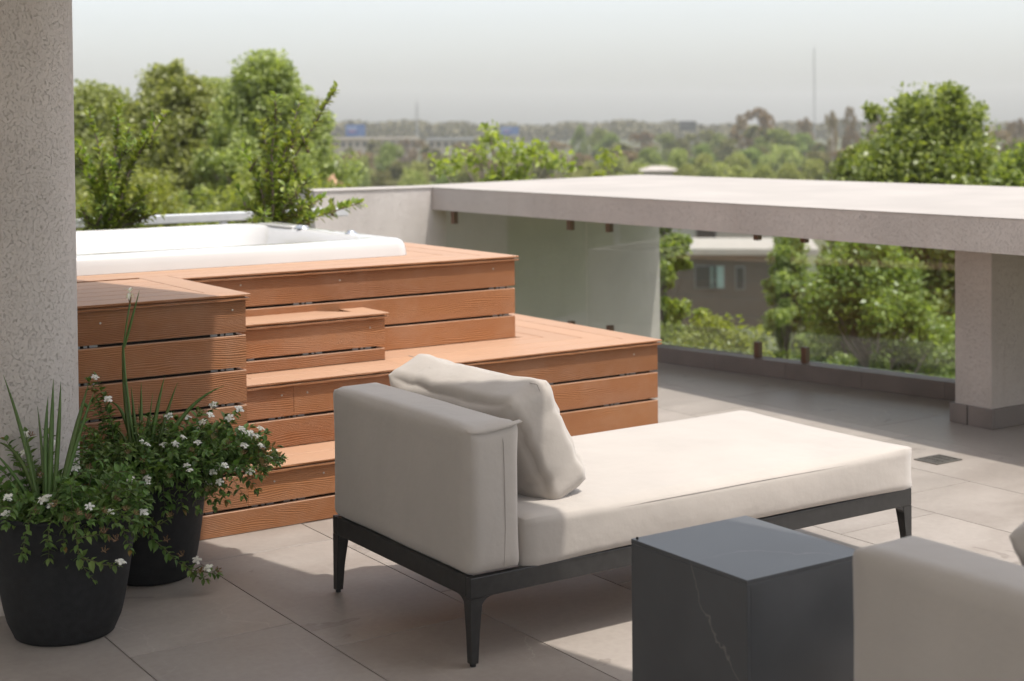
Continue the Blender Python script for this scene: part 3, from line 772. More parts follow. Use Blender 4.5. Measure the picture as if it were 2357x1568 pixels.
# ------------------------------------------------------------------ chaise longues, cushions, table
def make_chaise(loc, label, x_len=1.925, y_w=0.909):
    t = thing("chaise_longue", label, "chaise longue", loc, "beige chaise longues")
    L, Wd = x_len, y_w; AW = .188
    def place(mb, c): mb.v = [(x + c[0], y + c[1], z + c[2]) for x, y, z in mb.v]; return mb
    # arm: origin is the leg corner; the arm stands at the -x end
    def armfn(p, q):
        if p.z > .18 and p.y < -.40: p.z += .004 * (p.x / .09)
        return p
    arm = place(softbox(AW, Wd - .002, .447, .036, .008, 16, .0022, 5.0, 3.0, .004, armfn), (AW / 2, Wd / 2, .268 + .2235)).build("arm_cushion", FABRIC, t, True)
    MB().tube([(AW * .63, -.0035, .285), (AW * .645, -.0075, .40), (AW * .64, -.0075, .55), (AW * .63, -.0050, .66), (AW * .61, .004, .70)], .0011, 6).build("seam", FABRIC_D, arm)
    # folded corner at the arm's end
    pts_u = [(0.006, .012, .700), (.02, -.002, .699), (.05, -.005, .700), (.10, -.005, .704), (.15, -.005, .709), (.187, -.004, .716)]
    mb = MB(); n = len(pts_u)
    for off in ((0, .016, .009), (0, -.003, .0025), (0, .000, -.004)):
        mb.v += [(x + off[0], y + off[1] * (0.35 + .65 * i / (n - 1)), z + off[2] * (0.3 + .7 * math.sin(math.pi * (i + .6) / n))) for i, (x, y, z) in enumerate(pts_u)]
    for k in range(2):
        for i in range(n - 1): mb.f.append((k * n + i, k * n + i + 1, (k + 1) * n + i + 1, (k + 1) * n + i))
    mb.build("corner_fold", FABRIC, arm, True)
    # seat
    sl = L - AW - .006
    def seatfn(p, q):
        d = (p.x + sl / 2)
        if p.y < -Wd / 2 + .03 and d < .35:                     # tucks running down the front beside the arm
            w = math.exp(-d * 9) * (0.5 - q.z * .5)
            p.y -= w * .010 * math.sin(d * 95 + q.z * 2.0)
        if p.z < 0: p.z = max(p.z, -.078)
        return p
    seat = place(softbox(sl, Wd, .158, .030, .012, 22, .0024, 3.2, 8.0, .006, seatfn), (AW + .006 + sl / 2, Wd / 2, .262 + .079)).build("seat_cushion", FABRIC, t, True)
    MB().tube([(AW + .03, -.001, .394), (AW + .5, -.0055, .401), (AW + 1.0, -.0065, .402), (L - .05, -.001, .395)], .0010, 6).build("seam", FABRIC_D, seat)
    # frame
    fr = MB()
    fr.cbox(.003, L - .012, .003, .030, .205, .2675, .003).cbox(.003, L - .012, Wd - .030, Wd - .003, .205, .2675, .003)
    fr.cbox(.003, .030, .0305, Wd - .0305, .205, .2675, .003).cbox(L - .039, L - .012, .0305, Wd - .0305, .205, .2675, .003)
    fr.box(.6, .64, .031, Wd - .031, .215, .25).box(1.25, 1.29, .031, Wd - .031, .215, .25)
    fr.build("frame", METAL_D, t)
    for sx in (0, 1):
        for sy in (0, 1):
            mb = MB(); prof = [(.010, .026), (.10, .032), (.17, .040), (.2045, .044)]
            dx = 1 if sx == 0 else -1; dy = 1 if sy == 0 else -1
            x0 = .0015 if sx == 0 else L - .0105; y0 = .0015 if sy == 0 else Wd - .0015
            vs = []
            for z, w in prof:
                vs += [(x0 + dx * 0 + dx * .002, y0 + dy * .002, z), (x0 + dx * w, y0 + dy * .002, z), (x0 + dx * w, y0 + dy * w, z), (x0 + dx * .002, y0 + dy * w, z)]
            fs = [(3, 2, 1, 0)] + [(k * 4 + i, k * 4 + (i + 1) % 4, (k + 1) * 4 + (i + 1) % 4, (k + 1) * 4 + i) for k in range(3) for i in range(4)] + [(12, 13, 14, 15)]
            if dx * dy < 0: fs = [f[::-1] for f in fs]
            mb.add(vs, fs)
            # curved gussets into both rails
            for (ux, uy) in ((dx, 0), (0, dy)):
                w = .036; ns = 6; top = .2045; rad = .045
                arc = [(w + rad * (1 - math.cos(math.pi / 2 * k / ns)), top - rad * (1 - math.sin(math.pi / 2 * k / ns))) for k in range(ns + 1)]
                poly = [(w - .01, top)] + [(w - .01, top - rad)] + arc
                th0, th1 = .004, .029
                vs = []
                for th in (th0, th1):
                    for (a, z) in poly:
                        vs.append((x0 + (dx * a if ux else dx * th), y0 + (dy * a if uy else dy * th), z))
                k = len(poly)
                fs = [tuple(range(k)), tuple(range(k, 2 * k))[::-1]] + [(i, k + i, k + (i + 1) % k, (i + 1) % k) for i in range(k)]
                mb.add(vs, fs)
            lg = mb.build("leg", METAL_D, t)
            MB().lathe([(.0, .0), (.009, .0), (.009, .010)], 12, (x0 + dx * .014, y0 + dy * .014)).build("rubber_foot", RUBBER, lg)
    return t
ch1 = make_chaise((2.315, 3.727, 0), "beige chaise longue on dark metal legs in front of the deck steps")
ch2 = copy_tree(ch1); ch2.location = (2.315, 1.311, 0); ch2["label"] = "beige chaise longue whose shaded arm stands beside the slate side table"

def make_cushion(name, label, loc, tilt, w=.80, h=.47, d=.17, yaw=0.0, seed=0):
    def fn(p, q):
        # stuffed pillow: thin towards its edges, creased toward the corners
        r = max(abs(q.y), abs(q.z)); k = 1 - .27 * (max(0, r - .35) / .65) ** 2
        p.x *= k
        cr = math.atan2(abs(q.z) - .3, abs(q.y) - .3)
        e = max(0, r - .55) / .45
        p.x += math.copysign(1, p.x if abs(p.x) > 1e-6 else 1) * .004 * e * math.sin(cr * 11 + seed) * (1 - .3 * e)
        p.z -= .022 * (1 - q.y * q.y) * max(0, q.z) ** 3          # sags along its upper edge
        p.y -= math.copysign(.012, p.y) * (1 - q.z ** 2) * abs(q.y) ** 4
        wr = noise.noise(Vector((p.y * 9 + seed, p.z * 3.5, p.x * 6))) * .006 + noise.noise(Vector((p.y * 22, p.z * 8 + seed, p.x * 9))) * .0022
        cre = max(0.0, 1 - abs(noise.noise(Vector((p.y * 5 + p.z * 7 + seed, p.z * 2.2 - p.y * 1.5, seed)))) * 5)
        wr -= .007 * cre * cre * min(1, e * 1.6 + .15)
        p.x += wr * (1 if p.x > 0 else -1)
        p.z += noise.noise(Vector((p.y * 13 + 4, seed, p.x * 9))) * .006 * abs(q.z) ** 3
        p.y += noise.noise(Vector((seed, p.z * 14 + 4, p.x * 9))) * .006 * abs(q.y) ** 3
        return p
    t = thing(name, label, "cushion", loc, "loose back cushions")
    mb = softbox(d, w, h, .055, .016, 26, 0, 6, seed, .008, fn)
    Rm = Matrix.Rotation(yaw, 3, 'Z') @ Matrix.Rotation(tilt, 3, 'Y')
    sh_ = Rm @ Vector((0, 0, h / 2))
    mb.v = [tuple(Rm @ (Vector(v) + Vector((0, 0, h / 2)))) for v in mb.v]
    c = mb.build("cover", FABRIC, t, True)
    # seam round the gusset
    pts = []
    for (a, b) in ([(-1 + 2 * k / 14, 1) for k in range(15)] + [(1, 1 - 2 * k / 10) for k in range(1, 9)]):
        y = a * (w / 2 - .004) ; z = b * (h / 2 - .002)
        if abs(a) > .96 and b > .9: y *= .985; z *= .975
        zz = z - .022 * (1 - a * a) * max(0, b) ** 3
        yy = y - math.copysign(.012, y) * (1 - b ** 2) * abs(a) ** 4
        pts.append(Rm @ (Vector((.034, -yy, zz)) + Vector((0, 0, h / 2)) + Vector((0, (-1 if yy > 0 else 1) * .004 if abs(a) > .99 else 0, .006 if b > .99 else 0))))
    MB().tube(pts, .0012, 5).build("seam", FABRIC_D, c)
    return t
make_cushion("back_cushion", "plump beige cushion leaning on the chaise arm in front of the deck", (2.768, 4.225, .425), math.radians(-26), .775, .40, .235, math.radians(2), 2.0)
make_cushion("back_cushion", "beige cushion on the chaise beside the slate table, mostly behind its arm", (2.795, 1.60, .425), math.radians(-27), .82, .405, .225, math.radians(-2), 5.0)

tb = thing("side_table", "dark slate cube side table with pale veins between the two chaises", "side table", (2.672, 2.92, 0))
hx, hy, hz = .207, .228, .495
MB().cbox(-hx, hx, -hy, hy, hz - .012, hz, .0012).build("top", SLATE, tb)
for (a, b, c, d) in ((-hx + .0005, -hx + .012, -hy + .0005, hy - .0005), (hx - .012, hx - .0005, -hy + .0005, hy - .0005), (-hx + .0125, hx - .0125, -hy + .0005, -hy + .012), (-hx + .0125, hx - .0125, hy - .012, hy - .0005)):
    MB().cbox(a, b, c, d, .001, hz - .0125, .0009).build("side_panel", SLATE, tb)
m = MB(); m.lathe([(0, .006), (.003, .005), (.004, 0)], 10, (-hx + .012, hy - .012)); m.v = [(x, y, z + hz) for x, y, z in m.v]; m.build("pin", RUBBER, tb, True)

# ------------------------------------------------------------------ pots and their plants
def make_pot(loc, label, rt=.232, rb=.160, h=.41):
    t = thing("plant_pot", label, "plant pot", loc, "black plant pots")
    pr = [(0, .001), (rb - .012, .001), (rb - .004, .004), (rb, .014)]
    for k in range(1, 11):
        u = k / 10; pr.append((rb + (rt - rb) * (u ** .62), .014 + (h - .03) * u))
    pr += [(rt + .004, h - .008), (rt + .003, h), (rt - .008, h + .001), (rt - .016, h - .006), (rt - .020, h - .05), (rt - .03, h - .07)]
    MB().lathe(pr, 64).build("pot_body", POTM, t, True)
    MB().lathe([(rt - .03, h - .055), (rt * .6, h - .045), (rt * .3, h - .05), (.0, h - .04)], 32).build("soil", SOIL, t, True)
    return t
POT1, POT2 = Vector((1.425, 4.765, 0)), Vector((1.865, 5.185, 0))
make_pot(POT1, "large black pot with trailing stems, standing clear of the deck"); make_pot(POT2, "black pot with a bushy white flowering plant right against the deck", .205, .145, .40)

def leaf_geo(mb, p, d, up, ln, wd, curl=.25):
    """one leaf: 8 triangles, folded along the midrib and drooping"""
    d = d.normalized(); s = d.cross(up)
    s = s.normalized() if s.length > 1e-6 else d.orthogonal().normalized(); u = s.cross(d).normalized()
    st = [(0, .06), (.3, .9), (.62, .8), (1, .02)]; vs = []
    for (a, w) in st:
        c = p + d * (ln * a) - u * (ln * curl * a * a)
        for k in (-1, 0, 1): vs.append(tuple(c + s * (k * wd * .5 * w) + u * (abs(k) * wd * .18 * w)))
    fs = []
    for i in range(3):
        for k in range(2): fs.append((i * 3 + k, i * 3 + k + 1, (i + 1) * 3 + k + 1, (i + 1) * 3 + k))
    mb.add(vs, fs)

def sprig(pts, leaf=.034, step=.021, rng=rnd, stem_r=.0022, bare=.12):
    """stem and opposite leaf pairs along a polyline; returns (stem mesh, leaf mesh)"""
    st, lf = MB(), MB()
    pts = [Vector(p) for p in pts]
    n = len(pts); st.tube(pts, [stem_r * (1 - .6 * i / (n - 1)) for i in range(n)], 5)
    seg = [(pts[i + 1] - pts[i]).length for i in range(n - 1)]; tot = sum(seg); q = tot * bare; k = 0
    while q < tot:
        a = q; i = 0
        while i < n - 2 and a > seg[i]: a -= seg[i]; i += 1
        p = pts[i].lerp(pts[i + 1], min(1, a / seg[i])); d = (pts[i + 1] - pts[i]).normalized()
        o1 = d.orthogonal().normalized(); o1 = Matrix.Rotation(k * 1.57 + rng.uniform(-.5, .5), 3, d) @ o1
        for sgn in (1, -1):
            dd = (d * rng.uniform(.25, .7) + o1 * sgn + Vector((0, 0, rng.uniform(-.15, .35)))).normalized()
            l = leaf * rng.uniform(.6, 1.2) * (1 - .35 * q / tot)
            leaf_geo(lf, p, dd, Vector((rng.uniform(-.3, .3), rng.uniform(-.3, .3), 1)), l, l * .62, rng.uniform(.05, .45))
        q += step * rng.uniform(.7, 1.3); k += 1
    for _ in range(4):
        dd = (pts[-1] - pts[-2]).normalized() + Vector((rng.uniform(-.8, .8), rng.uniform(-.8, .8), rng.uniform(-.2, .6)))
        leaf_geo(lf, pts[-1], dd, Vector((0, 0, 1)), leaf * .6, leaf * .36, .2)
    return st, lf

def flower_mesh(rng, r=.015, dry=False):
    mb = MB()
    n = rng.randint(8, 13)
    for k in range(n):
        a = 2 * math.pi * k / n * 2.4; rr = r * math.sqrt((k + .3) / n)
        c = Vector((rr * math.cos(a), rr * math.sin(a), .010 - rr * rr * 22 + rng.uniform(-.001, .002)))
        s = r * (.36 if not dry else .22) * rng.uniform(.8, 1.25)
        nrm = Vector((c.x * .6, c.y * .6, .018)).normalized(); t1 = nrm.orthogonal().normalized(); t2 = nrm.cross(t1)
        if dry:
            e = c + nrm * rng.uniform(.002, .008); mb.tube([Vector((0, 0, 0)), c, e], [.0006, .0008, s * .45], 5)
        else:
            vs = [tuple(c)]
            for q in range(8):
                b = 2 * math.pi * q / 8 + a; w = s * (1.15 if q % 2 == 0 else .75)
                vs.append(tuple(c + (t1 * math.cos(b) + t2 * math.sin(b)) * w + nrm * .0008))
            mb.add(vs, [(0, i, i % 8 + 1) for i in range(1, 9)])
            mb.tube([Vector((0, 0, -.006)), c], [.0006, .0005], 4, False)
    return mb
frng = random.Random(5)
FLW = []
for k in range(4):
    o = flower_mesh(frng, .0135).build("flower", PETAL); FLW.append(o.data); bpy.data.objects.remove(o)
DRY = []
for k in range(3):
    o = flower_mesh(frng, .012, True).build("dry_flower", DRYP); DRY.append(o.data); bpy.data.objects.remove(o)

def add_flower(parent, p, dry=False, s=1.0):
    o = bpy.data.objects.new("dry_flower" if dry else "flower", rnd.choice(DRY if dry else FLW)); link(o, parent)
    o.location = p; v = Vector((rnd.uniform(-.5, .5) - .15, rnd.uniform(-.6, .2) - .3, 1.0))
    o.rotation_euler = v.to_track_quat('Z', 'Y').to_euler(); o.scale = (s,) * 3

def bend(a, b, lift, n=7):
    a, b = Vector(a), Vector(b); out = []
    for i in range(n):
        t = i / (n - 1); p = a.lerp(b, t); p.z += lift * 4 * t * (1 - t); out.append(p)
    return out

def lantana(name, label, pot, h, tips, extra, dome, flowers, rng):
    t = thing(name, label, "potted plant", pot + Vector((0, 0, h - .05)), "white flowering plants in black pots"); o = Vector(t.location)
    def put(pts, leaf=.046, step=.017):
        st, lf = sprig([Vector(p) - o for p in pts], leaf, step, rng)
        s = st.build("stem", TWIG, t, True); lf.build("leaves", L_LANT, s, False)
    for (a, b, lift) in tips: put(bend(a, b, lift))
    (dc, dr, dh, n) = dome
    for k in range(n):
        a = rng.uniform(0, 2 * math.pi); r = math.sqrt(rng.random())
        tip = Vector((dc[0] + dr[0] * r * math.cos(a), dc[1] + dr[1] * r * math.sin(a), dc[2] + dh * (1 - r * r * .85) * rng.uniform(.55, 1.05)))
        st = pot + Vector((rng.uniform(-.1, .1), rng.uniform(-.1, .1), h - .05))
        st = st.lerp(Vector((tip.x, tip.y, st.z)), .35)
        put(bend(st, tip, rng.uniform(.0, .06)), .046, .017)
        if rng.random() < flowers: add_flower(t, tip - o + Vector((0, 0, .008)), rng.random() < .45, rng.uniform(.8, 1.15))
    for k in range(n // 2):                              # a skirt that hangs over the rim
        a = rng.uniform(0, 2 * math.pi); r = rng.uniform(.20, .30)
        tip = pot + Vector((r * math.cos(a), r * math.sin(a), h + rng.uniform(-.13, .06)))
        put(bend(pot + Vector((.10 * math.cos(a), .10 * math.sin(a), h - .04)), tip, rng.uniform(.06, .11)), .040, .017)
        if rng.random() < flowers * .6: add_flower(t, tip - o + Vector((0, 0, .006)), rng.random() < .5, rng.uniform(.8, 1.1))
    for (p, dry) in extra: add_flower(t, Vector(p) - o, dry, rng.uniform(.95, 1.2))
    return t
lr = random.Random(21)
def P1(x, y, dd=0.0): return pix(x, y, 4.76 + dd)      # plane through the front pot
def P2(x, y, dd=0.0): return pix(x, y, 5.35 + dd)      # plane through the rear pot
h1, h2 = .41, .40
c2 = POT2 + Vector((0, 0, h2 - .05)); c1 = POT1 + Vector((0, 0, h1 - .05))
def outl(c, tip, k=.12):                                # stems leave the pot towards their tip
    v = Vector((tip.x - c.x, tip.y - c.y, 0)); v = v.normalized() * k if v.length > 1e-6 else v
    return c + v
tips2 = []
for (x, y, dd, lift) in ((636, 1028, .02, .03), (612, 1000, .05, .04), (628, 1050, -.02, .02), (606, 1086, -.05, .05), (598, 1096, -.08, .05), (590, 1126, -.06, .09), (560, 1140, -.1, .10), (548, 950, .1, .02), (492, 938, .12, .02), (520, 960, .08, .02), (575, 985, .06, .03), (560, 1010, .0, .03),
                         (455, 950, .1, .02), (430, 975, .05, .02), (395, 985, .05, .02), (470, 990, .0, .02), (505, 1000, 0, .02), (540, 1035, -.05, .03), (500, 1050, -.1, .04), (470, 1075, -.14, .05), (440, 1100, -.17, .05),
                         (205, 880, .12, .03), (222, 870, .10, .03), (240, 915, .10, .03), (215, 930, .08, .03), (250, 950, .05, .03), (200, 985, .0, .03), (225, 1010, -.05, .03), (270, 985, .08, .02), (300, 975, .1, .02), (340, 960, .1, .01),
                         (520, 1150, -.12, .1), (490, 1165, -.15, .1), (455, 1170, -.18, .1), (420, 1172, -.2, .1), (380, 1175, -.2, .1), (340, 1170, -.2, .1)):
    p = P2(x, y, dd); tips2.append((outl(c2, p), p, lift))
# the long stem that trails to the floor
fl2 = [(P2(x, y, dd), d) for x, y, dd, d in ((492, 935, .11, 0), (548, 945, .09, 0), (488, 1090, -.12, 0), (468, 975, .04, 0), (430, 965, .06, 0), (482, 958, .05, 0), (530, 965, .05, 0), (555, 990, .03, 0), (575, 1000, .04, 0), (598, 990, .05, 0), (590, 1008, .03, 0), (455, 1022, -.05, 0), (420, 1010, -.05, 0), (402, 1025, -.1, 0), (378, 1028, -.08, 0),
       (548, 1085, -.06, 0), (500, 1080, -.1, 0), (505, 1112, -.12, 0), (388, 1080, -.1, 0), (575, 1090, -.06, 0), (218, 872, .08, 0), (248, 922, .06, 0), (232, 948, .05, 1), (312, 968, .05, 1), (445, 1050, -.1, 1), (520, 1035, -.05, 1), (480, 1130, -.16, 1), (560, 1045, -.03, 1))]
lant2 = lantana("lantana_plant", "bushy plant with many small white flowers spilling towards the deck steps", POT2, h2, tips2, fl2, ((POT2.x + .10, POT2.y - .07, h2 - .03), (.37, .27), .20, 190), .26, lr)
tips1 = []
for (x, y, dd, lift) in ((15, 1015, .15, .02), (40, 1060, .15, .02), (5, 1085, .1, .02), (60, 1000, .15, .02), (110, 1000, .15, .02), (105, 1045, .1, .02), (200, 940, .22, .03), (175, 1010, .18, .02), (250, 1090, .05, .02), (290, 1085, .05, .02), (300, 1130, 0, .03), (325, 1165, -.02, .04), (330, 1200, -.05, .05), (285, 1190, -.14, .04),
                         (20, 1190, -.1, .02), (35, 1205, -.18, .03), (70, 1195, -.18, .03), (150, 1190, -.2, .04), (170, 1205, -.22, .05), (205, 1200, -.22, .04), (240, 1195, -.2, .04), (265, 1205, -.2, .05), (310, 1210, -.1, .05)):
    p = P1(x, y, dd); tips1.append((outl(c1, p), p, lift))
fl1 = [(P1(x, y, dd), d) for x, y, dd, d in ((108, 1150, -.15, 0), (62, 1003, .14, 0), (58, 1045, .1, 0), (122, 1025, .1, 0), (15, 1187, -.18, 0), (205, 1170, -.18, 0), (330, 1182, -.03, 0), (275, 1300, -.2, 0), (128, 1165, -.2, 1), (200, 1195, -.22, 1), (238, 1180, -.2, 1), (290, 1175, -.16, 1), (310, 1185, -.1, 1), (178, 1185, -.22, 1), (150, 1200, -.22, 1), (70, 1005, .12, 1), (268, 1245, -.2, 1), (240, 1270, -.2, 1))]
lant1 = lantana("lantana_plant", "straggly plant trailing over the large black pot in front of the column", POT1, h1, tips1, fl1, ((POT1.x + .03, POT1.y - .01, h1 - .02), (.26, .24), .13, 75), .22, lr)
def trail(t, pts, leaf, flowers):
    o = Vector(t.location); st, lf = sprig([p - o for p in pts], leaf, .017, lr, .003, .02)
    s = st.build("stem", TWIG, t, True); lf.build("leaves", L_LANT, s)
    for p, d in flowers: add_flower(t, Vector(p) - o, d, 1.1)
trail(lant1, [P1(170, 1195, -.2), P1(172, 1215, -.245), P1(178, 1250, -.235), P1(182, 1285, -.215), P1(195, 1310, -.205), P1(215, 1335, -.2)], .038, [])
trail(lant1, [P1(182, 1285, -.215), P1(210, 1290, -.22), P1(240, 1300, -.22), P1(268, 1302, -.22)], .036, [(P1(276, 1298, -.22), False)])
trail(lant1, [P1(176, 1240, -.24), P1(200, 1235, -.24), P1(232, 1230, -.23)], .032, [(P1(238, 1228, -.23), True)])
trail(lant2, [P2(318, 1175, -.22), P2(335, 1200, -.25), P2(350, 1240, -.25), P2(380, 1265, -.25), P2(410, 1295, -.22), P2(440, 1312, -.2), P2(500, 1322, -.17)], .040, [(P2(452, 1292, -.18), False), (P2(480, 1310, -.18), False), (P2(500, 1318, -.17), True), (P2(420, 1280, -.22), True), (P2(383, 1245, -.26), True), (P2(462, 1318, -.2), True)])
trail(lant2, [P2(345, 1215, -.25), P2(370, 1205, -.26), P2(388, 1195, -.26)], .034, [(P2(392, 1190, -.26), True)])
trail(lant2, [P2(420, 1295, -.22), P2(450, 1325, -.2), P2(475, 1335, -.19)], .034, [])

def blade(pts, w):
    mb = MB(); pts = [Vector(p) for p in pts]; n = len(pts); vs = []
    for i, p in enumerate(pts):
        d = (pts[min(i + 1, n - 1)] - pts[max(i - 1, 0)]).normalized(); s = d.cross(Vector((.5, .83, .15))).normalized()
        u = i / (n - 1); ww = .78 * w * (0.75 + .6 * u * (1 - u) * 2) * (1 - u ** 4) + .0004
        nrm = s.cross(d)
        vs += [tuple(p - s * ww), tuple(p - nrm * ww * .35), tuple(p + s * ww), tuple(p + nrm * ww * .35)]
    fs = []
    for i in range(n - 1):
        for k in range(4): fs.append((i * 4 + k, i * 4 + (k + 1) % 4, (i + 1) * 4 + (k + 1) % 4, (i + 1) * 4 + k))
    mb.add(vs, fs); return mb
def curve(a, b, c, n=11):
    a, b, c = Vector(a), Vector(b), Vector(c); return [a * (1 - t) ** 2 + b * 2 * t * (1 - t) + c * t * t for t in [i / (n - 1) for i in range(n)]]
ir1 = thing("iris_plant", "clump of upright sword leaves in the large black pot by the column", "iris", POT1 + Vector((-.04, 0, h1 - .05)), "sword leaved clumps"); o1 = Vector(ir1.location)
def B1(bx, by, mx, my, tx, ty, w, d0=-.02, d1=.05):
    blade([p - o1 for p in curve(P1(bx, by, d0), P1(mx, my, (d0 + d1) / 2), P1(tx, ty, d1))], w).build("leaf_blade", L_IRIS, ir1, True)
for a in ((92, 1185, 62, 1010, 7, 862, .0085), (108, 1185, 100, 1010, 111, 911, .009), (112, 1185, 118, 1000, 123, 872, .010), (122, 1185, 136, 1000, 140, 878, .009), (103, 1185, 100, 1040, 86, 935, .006), (128, 1190, 165, 1020, 204, 882, .012), (130, 1190, 175, 1010, 217, 900, .008),
          (95, 1190, 55, 1020, -10, 1018, .009), (88, 1190, 40, 1090, -15, 1040, .008), (134, 1190, 150, 1060, 178, 1046, .008), (98, 1190, 80, 1080, 55, 985, .006), (105, 1192, 112, 1090, 108, 1000, .007), (86, 1190, 70, 1120, 35, 1120, .006), (116, 1190, 115, 1080, 118, 960, .012)):
    B1(*a)
ir2 = thing("iris_plant", "tall sword leaved clump with a single faded flower stalk in the rear pot", "iris", POT2 + Vector((-.03, .02, h2 - .05)), "sword leaved clumps"); o2 = Vector(ir2.location)
def B2(bx, by, mx, my, tx, ty, w, d0=-.03, d1=.05):
    blade([p - o2 for p in curve(P2(bx, by, d0), P2(mx, my, (d0 + d1) / 2), P2(tx, ty, d1))], w).build("leaf_blade", L_IRIS, ir2, True)
for a in ((318, 1110, 285, 960, 281, 790, .010), (322, 1110, 312, 990, 302, 890, .009), (325, 1110, 325, 980, 325, 880, .009), (338, 1110, 350, 980, 379, 866, .010), (345, 1110, 370, 980, 409, 880, .008), (350, 1110, 400, 930, 516, 888, .009), (312, 1110, 300, 930, 252, 925, .009), (310, 1110, 300, 1000, 262, 985, .007), (335, 1110, 338, 1000, 352, 905, .005), (330, 1110, 325, 1010, 345, 950, .005), (328, 1110, 322, 1000, 300, 960, .008), (332, 1110, 328, 1020, 318, 930, .006)):
    B2(*a)
st = [P2(322, 1110, -.03), P2(300, 960, .0), P2(288, 860, .03), P2(284, 800, .04), P2(292, 740, .04), P2(299, 700, .04)]
MB().tube([p - o2 for p in st], [.005, .0045, .004, .0035, .003, .003], 6).build("flower_stalk", L_IRIS, ir2, True)
blade([p - o2 for p in curve(P2(286, 800, .04), P2(300, 750, .04), P2(321, 668, .05))], .0055).build("leaf_blade", L_IRIS, ir2, True)
m = MB(); bp = P2(299, 700, .04) - o2
m.tube([bp, bp + Vector((0, 0, .02)), bp + Vector((.001, 0, .04))], [.003, .006, .004], 6); m.build("bud", DRYP, ir2, True)
m = MB()
for k in range(6):
    a = k * 1.05; q = bp + Vector((0, 0, .042)); leaf_geo(m, q, Vector((math.cos(a) * .5, math.sin(a) * .5, .9 if k % 2 else -.4)), Vector((0, 0, 1)), .028, .012, .5)
m.build("faded_flower", PETAL, ir2)

# ------------------------------------------------------------------ shrubs behind the tub
def shrub(name, label, stems, px0, rng):
    root_p = pix(px0, 560, 9.25)
    root = Vector((root_p.x, 9.12, .55)); t = thing(name, label, "shrub", root, "shrubs in the planter")
    for (pts, lf_s) in stems:
        w = [pix(x, y, 9.25 + dd) - root for x, y, dd in pts]
        # smooth the line
        fine = []
        for i in range(len(w) - 1):
            for q in range(4): fine.append(w[i].lerp(w[i + 1], q / 4) + Vector((rng.uniform(-1, 1), rng.uniform(-1, 1), 0)) * .006)
        fine.append(w[-1])
        st, lf = MB(), MB(); n = len(fine)
        st.tube(fine, [.009 * (1 - .8 * i / (n - 1)) + .0015 for i in range(n)], 6)
        for i in range(1, n):
            for q in range(max(7, int((fine[i] - fine[i - 1]).length * 210))):
                p = fine[i - 1].lerp(fine[i], rng.random()); d = (fine[i] - fine[i - 1]).normalized(); a = rng.uniform(0, 6.28)
                o_ = Matrix.Rotation(a, 3, d) @ d.orthogonal().normalized()
                leaf_geo(lf, p + o_ * rng.uniform(0, .012), d * rng.uniform(.4, 1.0) + o_, Vector((0, 0, 1)) + o_ * -.5, lf_s * rng.uniform(.7, 1.25), lf_s * .6, rng.uniform(-.1, .25))
        s = st.build("branch", BARK, t, True); lf.build("leaves", L_SHRUB, s)
    return t
sr = random.Random(3)
def twigs(base, tips, rng, sub=2, spread=26):
    out = []
    for (tx, ty) in tips:
        dd = rng.uniform(-.2, .2); bx, by = base
        mid = (bx + (tx - bx) * .35 + rng.uniform(-8, 8), by + (ty - by) * .5, dd * .5)
        out.append(([(bx, by, 0), mid, (tx, ty, dd)], .050))
        for q in range(sub):
            u = rng.uniform(.25, .85); sx = bx + (tx - bx) * u; sy = by + (ty - by) * u
            out.append(([(sx, sy, dd * u), (sx + rng.uniform(-spread, spread), sy - rng.uniform(15, 60), dd + rng.uniform(-.15, .15))], .046))
    return out
shrub("planter_shrub", "upright leafy shrub behind the tub, next to the column", twigs((255, 545), [(205, 250), (278, 235), (385, 255), (180, 330), (235, 330), (330, 310), (300, 290), (180, 500), (330, 470), (350, 440), (215, 420), (300, 400), (190, 390), (255, 360), (370, 490), (200, 520), (320, 510)], sr, 2), 255, sr)
shrub("planter_shrub", "spreading shrub with one very long shoot leaning over the parapet wall", twigs((630, 545), [(775, 200), (635, 215), (600, 280), (690, 235), (560, 345), (655, 330), (720, 400), (835, 466), (560, 470), (700, 480), (590, 430), (665, 400), (745, 455), (610, 380), (640, 450), (690, 420), (720, 500), (580, 510), (650, 500)], sr, 2), 630, sr)

# ------------------------------------------------------------------ trees
def rand_dirs(n, rs):
    v = rs.normal(size=(n, 3)); return v / np.linalg.norm(v, axis=1, keepdims=True)
def cards(cent, size, rs, aspect=.6, jitter=.4, kite=True):
    """leaf faces: one bent kite (two triangles) for every centre"""
    # leaves turn their faces towards the light
    n = len(cent); nr = rand_dirs(n, rs) + np.array(SUN) * .75; nr /= np.linalg.norm(nr, axis=1, keepdims=True) + 1e-9
    e = rand_dirs(n, rs); d = np.cross(nr, e); d /= np.linalg.norm(d, axis=1, keepdims=True) + 1e-9
    s = np.cross(nr, d)
    L = size * (1 + jitter * rs.uniform(-1, 1, n))[:, None]
    a = cent - d * L * .5; b = cent + s * L * aspect * .5 + nr * L * .1; c = cent + d * L * .5; e_ = cent - s * L * aspect * .5 + nr * L * .1
    v = np.stack([a, b, c, e_], 1).reshape(-1, 3)
    return v
def cards_mesh(name, v, mat):
    n = len(v) // 4; me = bpy.data.meshes.new(name)
    me.vertices.add(len(v)); me.vertices.foreach_set("co", v.astype(np.float32).ravel())
    me.loops.add(n * 4); me.loops.foreach_set("vertex_index", np.arange(n * 4, dtype=np.int32))
    me.polygons.add(n); me.polygons.foreach_set("loop_start", np.arange(0, n * 4, 4, dtype=np.int32))
    me.update(calc_edges=True); me.materials.append(mat); me.validate(); return me

